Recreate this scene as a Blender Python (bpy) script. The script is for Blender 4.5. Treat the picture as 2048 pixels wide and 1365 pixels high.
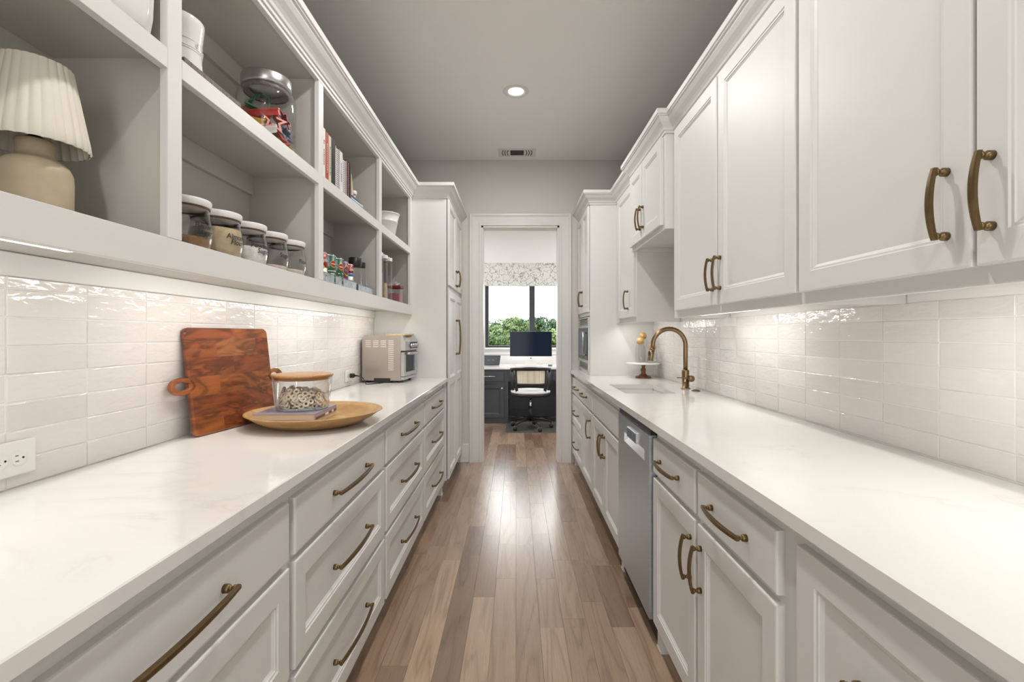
import bpy, bmesh, math, random
from mathutils import Vector, Matrix
random.seed(7)
for o in list(bpy.data.objects): bpy.data.objects.remove(o, do_unlink=True)
S = bpy.context.scene
C = S.collection
PI = math.pi
R_ = math.radians

# ------------------------------------------------------------------ camera
CAMZ = 1.288
cd = bpy.data.cameras.new('camera'); cam = bpy.data.objects.new('camera', cd); C.objects.link(cam)
cam.location = (0, 0, CAMZ); cam.rotation_euler = (PI/2, 0, 0)
cd.sensor_fit = 'HORIZONTAL'; cd.sensor_width = 36.0
cd.lens = 36.0*955/2048
cd.shift_x = -8/2048; cd.shift_y = -13/2048
cd.clip_start = 0.05; cd.clip_end = 400
S.camera = cam
# ------------------------------------------------------------------ world, exposure
w = bpy.data.worlds.new('sky'); S.world = w; w.use_nodes = True
wn = w.node_tree; bg = wn.nodes['Background']
bg.inputs['Color'].default_value = (0.985, 0.985, 0.975, 1); bg.inputs['Strength'].default_value = 8.5
S.view_settings.view_transform = 'Standard'; S.view_settings.look = 'None'
S.view_settings.gamma = 1.0; S.view_settings.exposure = -0.60
S.view_settings.use_curve_mapping = False

def area(name, loc, sx, sy, power, col=(1, .95, .88), rot=(0, 0, 0), shape='RECTANGLE', parent=None, spread=None):
    l = bpy.data.lights.new(name, 'AREA'); l.shape = shape; l.size = sx
    if shape in ('RECTANGLE', 'ELLIPSE'): l.size_y = sy
    l.energy = power; l.color = col
    if spread: l.spread = spread
    o = bpy.data.objects.new(name, l); C.objects.link(o); o.location = loc; o.rotation_euler = rot
    if parent: o.parent = parent
    return o

P_DOWN = 27.0      # recessed ceiling lights
P_LED_L = 2.8      # under-cabinet bars, per metre
P_LED_R = 2.8
P_OFFICE_FILL = 58.0  # added office fill lights, out of view

# ------------------------------------------------------------------ materials
MATS = {}
def new_mat(name):
    m = bpy.data.materials.new(name); m.use_nodes = True; MATS[name] = m
    return m, m.node_tree, m.node_tree.nodes['Principled BSDF']
def N(nt, t, **kw):
    n = nt.nodes.new(t)
    for k, v in kw.items(): setattr(n, k, v)
    return n
def lk(nt, a, b): nt.links.new(a, b)
def coords(nt, scale=(1, 1, 1), rand=False, kind='Object'):
    tc = N(nt, 'ShaderNodeTexCoord'); mp = N(nt, 'ShaderNodeMapping')
    mp.inputs['Scale'].default_value = scale
    if rand:
        oi = N(nt, 'ShaderNodeObjectInfo'); mu = N(nt, 'ShaderNodeVectorMath', operation='SCALE')
        mu.inputs[0].default_value = (31.7, 17.3, 11.9); lk(nt, oi.outputs['Random'], mu.inputs['Scale'])
        ad = N(nt, 'ShaderNodeVectorMath', operation='ADD')
        lk(nt, tc.outputs[kind], ad.inputs[0]); lk(nt, mu.outputs[0], ad.inputs[1]); lk(nt, ad.outputs[0], mp.inputs['Vector'])
    else: lk(nt, tc.outputs[kind], mp.inputs['Vector'])
    return mp.outputs['Vector']
def noise(nt, vec, scale=5, detail=4, rough=.5, dist=0):
    n = N(nt, 'ShaderNodeTexNoise'); n.inputs['Scale'].default_value = scale; n.inputs['Detail'].default_value = detail
    n.inputs['Roughness'].default_value = rough; n.inputs['Distortion'].default_value = dist
    lk(nt, vec, n.inputs['Vector']); return n.outputs['Fac']
def ramp(nt, fac, stops, interp='LINEAR'):
    r = N(nt, 'ShaderNodeValToRGB'); r.color_ramp.interpolation = interp
    els = r.color_ramp.elements
    while len(els) < len(stops): els.new(.5)
    for e, (p, c) in zip(els, stops):
        e.position = p; e.color = (c[0], c[1], c[2], 1) if not isinstance(c, float) else (c, c, c, 1)
    lk(nt, fac, r.inputs['Fac']); return r.outputs['Color']
def mixc(nt, fac, a, b, mode='MIX'):
    m = N(nt, 'ShaderNodeMix', data_type='RGBA', blend_type=mode)
    for s, v in ((m.inputs['Factor'], fac), (m.inputs['A'], a), (m.inputs['B'], b)):
        if isinstance(v, (int, float)): s.default_value = v
        elif isinstance(v, tuple): s.default_value = (v[0], v[1], v[2], 1)
        else: lk(nt, v, s)
    return m.outputs['Result']
def math_(nt, op, a, b=None):
    m = N(nt, 'ShaderNodeMath', operation=op)
    for i, v in enumerate((a, b)):
        if v is None: continue
        if isinstance(v, (int, float)): m.inputs[i].default_value = v
        else: lk(nt, v, m.inputs[i])
    return m.outputs[0]
def bump(nt, p, h, strength=.2, dist=.002):
    b = N(nt, 'ShaderNodeBump'); b.inputs['Strength'].default_value = strength; b.inputs['Distance'].default_value = dist
    lk(nt, h, b.inputs['Height']); lk(nt, b.outputs['Normal'], p.inputs['Normal'])
def simple(name, col, rough=.5, metal=0.0, vary=None, bmp=None, coat=0, spec=None, sheen=0, trans=0, emis=None):
    m, nt, p = new_mat(name)
    p.inputs['Base Color'].default_value = (*col, 1); p.inputs['Roughness'].default_value = rough; p.inputs['Metallic'].default_value = metal
    if coat: p.inputs['Coat Weight'].default_value = coat; p.inputs['Coat Roughness'].default_value = .08
    if spec is not None: p.inputs['Specular IOR Level'].default_value = spec
    if sheen: p.inputs['Sheen Weight'].default_value = sheen
    if trans: p.inputs['Transmission Weight'].default_value = trans
    if emis: p.inputs['Emission Color'].default_value = (*emis[0], 1); p.inputs['Emission Strength'].default_value = emis[1]
    if vary:
        v = coords(nt, rand=True); f = noise(nt, v, vary[0], 4)
        d = vary[1]; c2 = tuple(min(1, c*(1+d)) for c in col); c1 = tuple(c*(1-d) for c in col)
        lk(nt, ramp(nt, f, [(.3, c1), (.7, c2)]), p.inputs['Base Color'])
    if bmp:
        v = coords(nt); bump(nt, p, noise(nt, v, bmp[0], 3), bmp[1], bmp[2] if len(bmp) > 2 else .001)
    return m

simple('cab', (.72, .715, .697), .45, vary=(1.2, .015), bmp=(60, .04, .0005))
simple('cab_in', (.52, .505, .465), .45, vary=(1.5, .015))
simple('trim', (.73, .722, .705), .36, vary=(1.2, .015))
simple('wall', (.66, .635, .595), .75, vary=(.8, .02), bmp=(160, .25, .0012))
simple('ceil', (.90, .885, .85), .40, vary=(.8, .02), bmp=(130, .5, .002))
simple('wall_white', (.80, .80, .78), .8, bmp=(160, .2, .001))
simple('grout', (.86, .835, .81), .8)
simple('brass', (.185, .125, .060), .36, .92, vary=(60, .12))
simple('brass_f', (.27, .19, .105), .28, .95, vary=(40, .08))
simple('steel', (.56, .56, .56), .32, 1.0, vary=(8, .06))
simple('steel_w', (.50, .445, .405), .30, 1.0, vary=(6, .05))
simple('steel_light', (.85, .83, .80), .30, .6)
simple('chrome', (.75, .75, .76), .12, 1.0)
simple('black', (.012, .012, .013), .4, vary=(20, .2))
simple('black_gloss', (.006, .012, .026), .10, spec=.10)
simple('dark_gap', (.03, .027, .024), .8)
simple('white_gloss', (.82, .81, .79), .10, coat=.5)
simple('white_plastic', (.80, .785, .79), .35)
simple('white_matte', (.78, .77, .75), .7)
simple('plate_white', (.83, .825, .80), .35)
simple('charcoal', (.035, .039, .047), .38, vary=(3, .1))
simple('window_black', (.03, .034, .04), .4)
simple('fabric_white', (.72, .73, .73), .9, bmp=(700, .3, .001))
simple('mat_dark', (.10, .095, .085), .35)
simple('galv', (.33, .37, .40), .36, .85, vary=(45, .28))
simple('paper', (.60, .50, .36), .9, bmp=(900, .4, .001))
simple('paper_white', (.78, .76, .72), .85)
simple('led', (1, 1, 1), .5, emis=((1, .95, .87), 5.0))
simple('led_dim', (1, 1, 1), .5, emis=((1, .95, .87), 2.5))
simple('lens', (1, 1, 1), .5, emis=((1, .97, .92), 9.0))
simple('ink', (.012, .011, .010), .6)
for nm, c in dict(red=(.42, .02, .015), red2=(.24, .012, .016), orange_red=(.48, .065, .02), green=(.008, .085, .03), teal=(.006, .045, .04),
                  yellow=(.65, .42, .02), blue=(.05, .17, .36), lblue=(.20, .42, .62), cream=(.70, .62, .48), pink=(.55, .28, .25),
                  purple=(.16, .02, .10), lav=(.33, .28, .36), white_i=(.80, .79, .76), orange=(.62, .30, .05), navy=(.02, .05, .12),
                  ltgreen=(.22, .36, .12), slate=(.12, .15, .20), brown=(.10, .045, .025), pinkfill=(.40, .14, .17), coral=(.62, .28, .20)).items():
    simple(nm, c, .38, vary=(30, .05))
for nm, c in dict(f_brown=(.26, .125, .035), f_almond=(.52, .41, .26), f_white=(.80, .77, .75), f_sugar=(.72, .64, .58), f_flour=(.72, .66, .60)).items():
    simple(nm, c, .95, vary=(60, .12), bmp=(250, .5, .002))
simple('ring', (.97, .85, .70), .75, vary=(80, .15))
simple('pottery', (.50, .41, .285), .55, vary=(25, .09), bmp=(40, .15, .002))
simple('shade_cloth', (.78, .74, .64), .9, bmp=(400, .2, .001))

def glass(name, tint=(.97, .98, .975), low=.035, ior=1.25):
    m, nt, p = new_mat(name); nt.nodes.remove(p)
    out = nt.nodes['Material Output']
    lw = N(nt, 'ShaderNodeLayerWeight'); lw.inputs['Blend'].default_value = .5
    fr = math_(nt, 'MULTIPLY', math_(nt, 'POWER', lw.outputs['Facing'], 3.0), (ior-1)*1.6)
    tr = N(nt, 'ShaderNodeBsdfTransparent'); tr.inputs['Color'].default_value = (*tint, 1)
    gl = N(nt, 'ShaderNodeBsdfGlossy'); gl.inputs['Roughness'].default_value = .03
    mx = N(nt, 'ShaderNodeMixShader'); f = math_(nt, 'ADD', fr, low)
    lk(nt, f, mx.inputs[0]); lk(nt, tr.outputs[0], mx.inputs[1]); lk(nt, gl.outputs[0], mx.inputs[2]); lk(nt, mx.outputs[0], out.inputs['Surface'])
    return m
glass('glass', (.99, .992, .99), .03, 1.50); glass('pane', (.985, .99, .99), .0, 1.12); glass('glass_thick', (.80, .87, .87), .06, 1.45)
glass('clear_plastic', (.92, .92, .93), .04, 1.3)

# quartz worktop
m, nt, p = new_mat('quartz')
v = coords(nt, (1, 1, 1)); n1 = noise(nt, v, 1.5, 6, .6, 1.3); n2 = noise(nt, v, 2.2, 3); 
d = math_(nt, 'ABSOLUTE', math_(nt, 'SUBTRACT', n1, .5)); vein = ramp(nt, d, [(0, 1.0), (.012, .35), (.05, 0.0)])
mask = ramp(nt, n2, [(.45, 0.0), (.65, 1.0)]); vf = mixc(nt, 1.0, vein, mask, 'MULTIPLY')
lk(nt, mixc(nt, math_(nt, 'MULTIPLY', vf, .40), (.80, .785, .76), (.60, .575, .545)), p.inputs['Base Color'])
p.inputs['Roughness'].default_value = .10; p.inputs['Specular IOR Level'].default_value = .5
# glazed wall tile: uneven hand-made glaze
m, nt, p = new_mat('tile')
v = coords(nt, rand=True); oi = N(nt, 'ShaderNodeObjectInfo')
base = ramp(nt, oi.outputs['Random'], [(0, (.72, .685, .655)), (.35, (.785, .75, .72)), (.7, (.765, .725, .695)), (1, (.82, .795, .765))])
cl = noise(nt, v, 14, 4); lk(nt, mixc(nt, math_(nt, 'MULTIPLY', cl, .28), base, (.86, .835, .81)), p.inputs['Base Color'])
p.inputs['Roughness'].default_value = .13
vv = coords(nt, (22, 9, 22), rand=True); h = noise(nt, vv, 1.6, 2.5, .5, .4); bump(nt, p, h, .75, .006)
# plank floor
def wood_floor(name, rand):
    m, nt, p = new_mat(name)
    v = coords(nt, (7.5, .75, 1), rand=rand); n1 = noise(nt, v, 1.0, 3, .45, .35)
    cont = math_(nt, 'PINGPONG', math_(nt, 'MULTIPLY', n1, 16.0), 1.0)
    contr = ramp(nt, cont, [(0, 1.0), (.22, .45), (.6, 0.0)])
    v2 = coords(nt, (170, 5, 1), rand=rand); fine = noise(nt, v2, 1.0, 4, .6)
    v3 = coords(nt, (3.0, .5, 1), rand=rand); blot = noise(nt, v3, 1.0, 2)
    oi = N(nt, 'ShaderNodeObjectInfo')
    tone = ramp(nt, oi.outputs['Random'], [(0, (.225, .142, .094)), (.15, (.31, .205, .140)), (.5, (.37, .25, .172)), (.8, (.42, .292, .205)), (1, (.50, .36, .255))])
    if not rand: tone = mixc(nt, 0.0, (.38, .278, .205), (.38, .278, .205))
    dark = mixc(nt, 1.0, tone, (.50, .46, .42), 'MULTIPLY')
    f = math_(nt, 'ADD', math_(nt, 'MULTIPLY', contr, .62), math_(nt, 'MULTIPLY', ramp(nt, fine, [(.38, 0.0), (.72, 1.0)]), .45))
    c = mixc(nt, f, tone, dark)
    c = mixc(nt, math_(nt, 'MULTIPLY', blot, .35), c, mixc(nt, 1.0, tone, (1.12, 1.05, .98), 'MULTIPLY'))
    lk(nt, c, p.inputs['Base Color'])
    lk(nt, ramp(nt, fine, [(.2, .24), (.8, .36)]), p.inputs['Roughness'])
    p.inputs['Coat Weight'].default_value = 1.0; p.inputs['Coat Roughness'].default_value = .22
    bump(nt, p, math_(nt, 'ADD', math_(nt, 'MULTIPLY', fine, -.6), math_(nt, 'MULTIPLY', contr, -.25)), .05, .0012)
wood_floor('plank', True); wood_floor('plank_far', False)
# reddish acacia staves
def staves(name, row, length, cols, dark, axis='yz', grain=(4, 60)):
    m, nt, p = new_mat(name)
    tc = N(nt, 'ShaderNodeTexCoord'); sp = N(nt, 'ShaderNodeSeparateXYZ'); lk(nt, tc.outputs['Object'], sp.inputs[0])
    cb = N(nt, 'ShaderNodeCombineXYZ'); lk(nt, sp.outputs['Y'], cb.inputs['X']); lk(nt, sp.outputs['Z'], cb.inputs['Y'])
    br = N(nt, 'ShaderNodeTexBrick'); br.inputs['Scale'].default_value = 1.0; br.inputs['Brick Width'].default_value = length
    br.inputs['Row Height'].default_value = row; br.inputs['Mortar Size'].default_value = 0.0; br.offset = .37; br.squash = 1
    br.inputs['Color1'].default_value = (0, 0, 0, 1); br.inputs['Color2'].default_value = (1, 1, 1, 1); lk(nt, cb.outputs[0], br.inputs['Vector'])
    ad = N(nt, 'ShaderNodeVectorMath', operation='ADD'); sc = N(nt, 'ShaderNodeVectorMath', operation='SCALE'); sc.inputs[0].default_value = (0, 9.3, 5.1)
    lk(nt, br.outputs['Color'], sc.inputs['Scale']); lk(nt, tc.outputs['Object'], ad.inputs[0]); lk(nt, sc.outputs[0], ad.inputs[1])
    mp = N(nt, 'ShaderNodeMapping'); mp.inputs['Scale'].default_value = (1, grain[0], grain[1]); lk(nt, ad.outputs[0], mp.inputs[0])
    n1 = noise(nt, mp.outputs[0], 1.0, 5, .6, .8); mp2 = N(nt, 'ShaderNodeMapping'); mp2.inputs['Scale'].default_value = (1, 5, 16); lk(nt, ad.outputs[0], mp2.inputs[0])
    n2 = noise(nt, mp2.outputs[0], 1.0, 3, .5, 1.6)
    tone = ramp(nt, br.outputs['Color'], cols)
    tone = mixc(nt, ramp(nt, n2, [(.42, 0.0), (.62, .75), (.70, 0.0)]), tone, dark)
    tone = mixc(nt, ramp(nt, n1, [(.35, 0.0), (.75, .55)]), tone, mixc(nt, 1.0, tone, (.45, .38, .35), 'MULTIPLY'))
    lk(nt, tone, p.inputs['Base Color']); p.inputs['Roughness'].default_value = .28
    return m
staves('acacia', .068, .21, [(0, (.25, .068, .024)), (.35, (.36, .10, .030)), (.65, (.44, .15, .040)), (.9, (.30, .080, .03)), (1, (.60, .32, .11))], (.07, .022, .014))
def wood(name, c1, c2, scale=(30, 3, 30), rough=.4, dist=1.5):
    m, nt, p = new_mat(name)
    v = coords(nt, scale, rand=True); n1 = noise(nt, v, 1.0, 5, .55, dist)
    lk(nt, ramp(nt, n1, [(.3, c1), (.7, c2)]), p.inputs['Base Color']); p.inputs['Roughness'].default_value = rough
wood('bowl_wood', (.38, .20, .065), (.60, .37, .15), (9, 9, 30), .38)
wood('lid_wood', (.33, .16, .06), (.47, .26, .11), (60, 6, 60), .35)
wood('dark_turned', (.11, .045, .018), (.23, .11, .045), (30, 30, 8), .35)
wood('ball_wood', (.50, .27, .09), (.62, .37, .15), (30, 30, 60), .4)
wood('lt_board', (.50, .36, .18), (.62, .47, .26), (40, 40, 4), .5)
wood('tray_dark', (.02, .012, .010), (.30, .25, .22), (120, 160, 60), .6, 3.0)
# brushed stainless
m, nt, p = new_mat('brushed'); v = coords(nt, (1, 2, 260)); f = noise(nt, v, 1.0, 3)
p.inputs['Metallic'].default_value = 1.0; lk(nt, ramp(nt, f, [(.3, (.50, .54, .58)), (.7, (.58, .62, .66))]), p.inputs['Base Color']); lk(nt, ramp(nt, f, [(.3, .28), (.7, .40)]), p.inputs['Roughness'])
# patterned roman shade
m, nt, p = new_mat('shade_print')
v = coords(nt, (1, 1, 1)); nd = N(nt, 'ShaderNodeTexNoise'); nd.inputs['Scale'].default_value = 9; lk(nt, v, nd.inputs['Vector'])
va = mixc(nt, .18, v, nd.outputs['Color']); vo = N(nt, 'ShaderNodeTexVoronoi', feature='DISTANCE_TO_EDGE'); vo.inputs['Scale'].default_value = 13; lk(nt, va, vo.inputs['Vector'])
lk(nt, ramp(nt, vo.outputs['Distance'], [(0, (.24, .23, .20)), (.022, (.30, .29, .26)), (.048, (.68, .67, .635))]), p.inputs['Base Color'])
p.inputs['Roughness'].default_value = .9; p.inputs['Transmission Weight'].default_value = 0.0
# cane weave with open holes
m, nt, p = new_mat('cane')
v = coords(nt, (1, 1, 1)); ck = N(nt, 'ShaderNodeTexVoronoi'); ck.inputs['Scale'].default_value = 62; ck.inputs['Randomness'].default_value = .15; lk(nt, v, ck.inputs['Vector'])
p.inputs['Base Color'].default_value = (.80, .72, .58, 1); p.inputs['Roughness'].default_value = .7
lk(nt, ramp(nt, ck.outputs['Distance'], [(.20, 0.0), (.26, 1.0)]), p.inputs['Alpha'])
# foliage
def foliage(name, a, b):
    m, nt, p = new_mat(name); oi = N(nt, 'ShaderNodeObjectInfo'); v = coords(nt, rand=True); f = noise(nt, v, 2.2, 4)
    lk(nt, ramp(nt, f, [(.3, a), (.7, b)]), p.inputs['Base Color']); p.inputs['Roughness'].default_value = .7
foliage('leaf1', (.03, .065, .02), (.12, .18, .055)); foliage('leaf2', (.02, .05, .025), (.065, .12, .05)); foliage('leaf3', (.055, .10, .02), (.16, .22, .06))
simple('bark', (.07, .05, .035), .9, bmp=(30, .6, .02)); simple('lawn', (.10, .13, .05), .95, vary=(.4, .3))
def M(n): return MATS[n]

# ------------------------------------------------------------------ geometry helpers
class MB:
    def __init__(s): s.v = []; s.f = []; s.sm = []
    def add(s, vs, fs, smooth=False):
        b = len(s.v); s.v += [tuple(p) for p in vs]; s.f += [tuple(b+i for i in f) for f in fs]; s.sm += [smooth]*len(fs); return s
    def box(s, x0, y0, z0, x1, y1, z1, c=0.0):
        x0, x1 = min(x0, x1), max(x0, x1); y0, y1 = min(y0, y1), max(y0, y1); z0, z1 = min(z0, z1), max(z0, z1)
        if c <= 0:
            v = [(x, y, z) for x in (x0, x1) for y in (y0, y1) for z in (z0, z1)]
            return s.add(v, [(0, 1, 3, 2), (4, 6, 7, 5), (0, 4, 5, 1), (2, 3, 7, 6), (0, 2, 6, 4), (1, 5, 7, 3)])
        c = min(c, (x1-x0)/2.01, (y1-y0)/2.01, (z1-z0)/2.01)
        vs = []; idx = {}
        for i, x in enumerate((x0, x1)):
            for j, y in enumerate((y0, y1)):
                for k, z in enumerate((z0, z1)):
                    sx, sy, sz = (c if i == 0 else -c), (c if j == 0 else -c), (c if k == 0 else -c)
                    for a, p in enumerate(((x, y+sy, z+sz), (x+sx, y, z+sz), (x+sx, y+sy, z))):
                        idx[(i, j, k, a)] = len(vs); vs.append(p)
        F = []
        for i in (0, 1):
            q = [(i, 0, 0, 0), (i, 0, 1, 0), (i, 1, 1, 0), (i, 1, 0, 0)]; F.append([idx[t] for t in (q if i == 0 else q[::-1])])
        for j in (0, 1):
            q = [(0, j, 0, 1), (1, j, 0, 1), (1, j, 1, 1), (0, j, 1, 1)]; F.append([idx[t] for t in (q if j == 0 else q[::-1])])
        for k in (0, 1):
            q = [(0, 0, k, 2), (0, 1, k, 2), (1, 1, k, 2), (1, 0, k, 2)]; F.append([idx[t] for t in (q if k == 0 else q[::-1])])
        for i in (0, 1):
            for j in (0, 1): F.append([idx[(i, j, 0, 0)], idx[(i, j, 1, 0)], idx[(i, j, 1, 1)], idx[(i, j, 0, 1)]])
            for k in (0, 1): F.append([idx[(i, 0, k, 0)], idx[(i, 1, k, 0)], idx[(i, 1, k, 2)], idx[(i, 0, k, 2)]])
        for j in (0, 1):
            for k in (0, 1): F.append([idx[(0, j, k, 1)], idx[(1, j, k, 1)], idx[(1, j, k, 2)], idx[(0, j, k, 2)]])
        for i in (0, 1):
            for j in (0, 1):
                for k in (0, 1): F.append([idx[(i, j, k, a)] for a in range(3)])
        return s.add(vs, F)
    def lathe(s, prof, n=28, c=(0, 0, 0), axis='z', smooth=True, mod=None):
        vs = []; m = len(prof)
        for i in range(n):
            a = 2*PI*i/n
            for (r, h) in prof:
                rr = r*(mod(a) if mod else 1); p = (rr*math.cos(a), rr*math.sin(a), h)
                if axis == 'x': p = (p[2], p[0], p[1])
                elif axis == 'y': p = (p[0], p[2], p[1])
                vs.append((p[0]+c[0], p[1]+c[1], p[2]+c[2]))
        fs = []
        for i in range(n):
            for j in range(m-1):
                a, b = i*m+j, ((i+1) % n)*m+j; fs.append((a, b, b+1, a+1))
        return s.add(vs, fs, smooth)
    def tube(s, pts, r, n=10, caps=True, smooth=True):
        pts = [Vector(p) for p in pts]; rs = r if isinstance(r, (list, tuple)) else [r]*len(pts)
        t0 = (pts[1]-pts[0]).normalized(); u = t0.orthogonal().normalized(); vs = []
        for i, p in enumerate(pts):
            t = ((pts[min(i+1, len(pts)-1)]-pts[max(i-1, 0)])).normalized()
            u = (u-t*u.dot(t)).normalized(); w_ = t.cross(u)
            for k in range(n):
                a = 2*PI*k/n; vs.append(p+rs[i]*(math.cos(a)*u+math.sin(a)*w_))
        fs = [(i*n+k, i*n+(k+1) % n, (i+1)*n+(k+1) % n, (i+1)*n+k) for i in range(len(pts)-1) for k in range(n)]
        s.add(vs, fs, smooth)
        if caps: s.add(vs[:n], [tuple(range(n))[::-1]]); s.add(vs[-n:], [tuple(range(n))])
        return s
    def sweep(s, path, prof, mp, side=1, closed=False):
        P = [Vector(p) for p in path]; n = len(P); offs = []
        for i in range(n):
            ds = []
            if i > 0 or closed: ds.append((P[i]-P[i-1]).normalized())
            if i < n-1 or closed: ds.append((P[(i+1) % n]-P[i]).normalized())
            ns = [Vector((d.y, -d.x))*side for d in ds]
            mm = ns[0] if len(ns) == 1 else (ns[0]+ns[1])/(1+ns[0].dot(ns[1])); offs.append(mm)
        vs = []; m = len(prof)
        for i in range(n):
            for (d, h) in prof: q = P[i]+offs[i]*d; vs.append(mp(q.x, q.y, h))
        fs = []
        for i in range(n if closed else n-1):
            for j in range(m):
                a, b = i*m+j, ((i+1) % n)*m+j; a2, b2 = i*m+(j+1) % m, ((i+1) % n)*m+(j+1) % m; fs.append((a, b, b2, a2))
        if not closed: fs.append(tuple(range(m))); fs.append(tuple(range((n-1)*m, n*m))[::-1])
        return s.add(vs, fs)
    def prism(s, poly, mp, h0, h1, smooth=False):
        n = len(poly); vs = [mp(x, y, h0) for x, y in poly]+[mp(x, y, h1) for x, y in poly]
        s.add(vs, [tuple(range(n))[::-1], tuple(range(n, 2*n))])
        return s.add(vs, [(i, (i+1) % n, n+(i+1) % n, n+i) for i in range(n)], smooth)
    def rings(s, loops, close=True):
        """loops of rectangles -> stepped panel"""
        n = len(loops[0]); vs = [p for l in loops for p in l]
        fs = [(i*n+k, i*n+(k+1) % n, (i+1)*n+(k+1) % n, (i+1)*n+k) for i in range(len(loops)-1) for k in range(n)]
        if close: fs.append(tuple(range((len(loops)-1)*n, len(loops)*n)))
        return s.add(vs, fs)

BASE = {}
def mesh_of(name, mb, mat, off=(0, 0, 0), fixn=True):
    me = bpy.data.meshes.new(name)
    me.from_pydata([(a-off[0], b-off[1], c-off[2]) for a, b, c in mb.v], [], mb.f)
    me.polygons.foreach_set('use_smooth', mb.sm)
    if fixn:
        b = bmesh.new(); b.from_mesh(me); bmesh.ops.remove_doubles(b, verts=b.verts, dist=1e-6)
        bmesh.ops.recalc_face_normals(b, faces=b.faces); b.to_mesh(me); b.free()
    if mat: me.materials.append(M(mat))
    me.update(); return me
def obj(name, mb, mat, parent=None, fixn=True):
    off = BASE.get(parent, (0, 0, 0)) if parent else (0, 0, 0)
    o = bpy.data.objects.new(name, mesh_of(name, mb, mat, off, fixn)); C.objects.link(o)
    if parent: o.parent = parent; BASE[o] = off
    return o
def inst(name, me, loc, parent=None, rot=None):
    """link an object sharing mesh me at world loc"""
    o = bpy.data.objects.new(name, me); C.objects.link(o)
    off = BASE.get(parent, (0, 0, 0)) if parent else (0, 0, 0)
    o.location = (loc[0]-off[0], loc[1]-off[1], loc[2]-off[2])
    if rot: o.rotation_euler = rot
    if parent: o.parent = parent
    return o
def tag(o, label, cat, group=None):
    o['label'] = label; o['category'] = cat
    if group: o['group'] = group
    return o
def thing(name, label, cat, loc=(0, 0, 0), group=None, rotz=0, local=False):
    o = bpy.data.objects.new(name, None); C.objects.link(o); o.location = loc; o.rotation_euler = (0, 0, rotz)
    o.empty_display_size = .05
    BASE[o] = (0, 0, 0) if local else tuple(loc)
    return tag(o, label, cat, group)
def single(name, mb, mat, label, cat, loc=(0, 0, 0), group=None, rot=None):
    """a thing that is one mesh: verts local to loc"""
    o = bpy.data.objects.new(name, mesh_of(name, mb, mat)); C.objects.link(o); o.location = loc
    if rot: o.rotation_euler = rot
    return tag(o, label, cat, group)
def struct(name, mb, mat, label=None):
    o = obj(name, mb, mat); o['kind'] = 'structure'
    if label: o['label'] = label
    return o
def copy_tree(o, loc=None, label=None, rotz=None):
    c = o.copy(); C.objects.link(c)
    if loc: c.location = loc
    if rotz is not None: c.rotation_euler = (0, 0, rotz)
    if label: c['label'] = label
    for ch in o.children:
        k = ch.copy(); C.objects.link(k); k.parent = c
        for g in ch.children:
            q = g.copy(); C.objects.link(q); q.parent = k
    return c
_tc = {}
def text_mesh(txt, size, shear=0.0, align='CENTER', bold=0.0):
    cu = bpy.data.curves.new('t', 'FONT'); cu.body = txt; cu.size = size; cu.shear = shear; cu.align_x = align; cu.align_y = 'CENTER'
    cu.resolution_u = 3; cu.offset = bold
    o = bpy.data.objects.new('t', cu); C.objects.link(o); bpy.context.view_layer.update()
    dg = bpy.context.evaluated_depsgraph_get(); me = o.evaluated_get(dg).to_mesh()
    mb = MB(); mb.add([tuple(v.co) for v in me.vertices], [tuple(p.vertices) for p in me.polygons])
    o.evaluated_get(dg).to_mesh_clear(); bpy.data.objects.remove(o, do_unlink=True); bpy.data.curves.remove(cu)
    return mb
def marks(n, size):
    """row of small unreadable print marks"""
    mb = MB(); rr = random.Random(n); x = -n*size*.31
    for i in range(n):
        if rr.random() < .16: x += size*.62; continue
        h = size*rr.choice((.42, .42, .62)); mb.add([(x, -size*.21, 0), (x+size*.46, -size*.21, 0), (x+size*.46, -size*.21+h, 0), (x, -size*.21+h, 0)], [(0, 1, 2, 3)]); x += size*.62
    return mb
def wrap(mb, R, az, z0, c=(0, 0)):
    """bend flat mesh (u,v) round a vertical cylinder; R may be a function of z"""
    out = MB(); out.f = mb.f; out.sm = [False]*len(mb.f)
    for u, v, _ in mb.v:
        z = z0+v; r = R(z) if callable(R) else R; a = az+u/r; out.v.append((c[0]+r*math.cos(a), c[1]+r*math.sin(a), z))
    return out
def patch(poly, nx=1):
    mb = MB(); mb.add([(x, y, 0) for x, y in poly], [tuple(range(len(poly)))]); return mb
def grid_patch(u0, u1, v0, v1, n=8):
    mb = MB(); vs = [(u0+(u1-u0)*i/n, v, 0) for i in range(n+1) for v in (v0, v1)]
    mb.add(vs, [(2*i, 2*i+2, 2*i+3, 2*i+1) for i in range(n)]); return mb
def ellipse(a, b, cx=0, cy=0, n=18): return [(cx+a*math.cos(2*PI*i/n), cy+b*math.sin(2*PI*i/n)) for i in range(n)]
def roundrect(w_, h_, r, n=5, cx=0, cy=0):
    out = []
    for (sx, sy, a0) in ((1, 1, 0), (-1, 1, 90), (-1, -1, 180), (1, -1, 270)):
        for i in range(n+1):
            a = R_(a0+90*i/n); out.append((cx+sx*(w_/2-r)+r*math.cos(a), cy+sy*(h_/2-r)+r*math.sin(a)))
    return out
# ------------------------------------------------------------------ key dimensions (metres, camera at x=y=0 looking +y)
WL, WR = -1.15, 1.18            # tile faces
CT = .935                       # worktop height
CLF, CRF = -.555, .5436         # worktop front edges
YF = 4.816                      # far wall
CEIL = 3.048
YB = -2.4                       # unseen near end; doorway added here to admit fill light
OY = 7.75                       # office window wall
DX0, DX1, DZ = -.348, .436, 2.385

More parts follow.
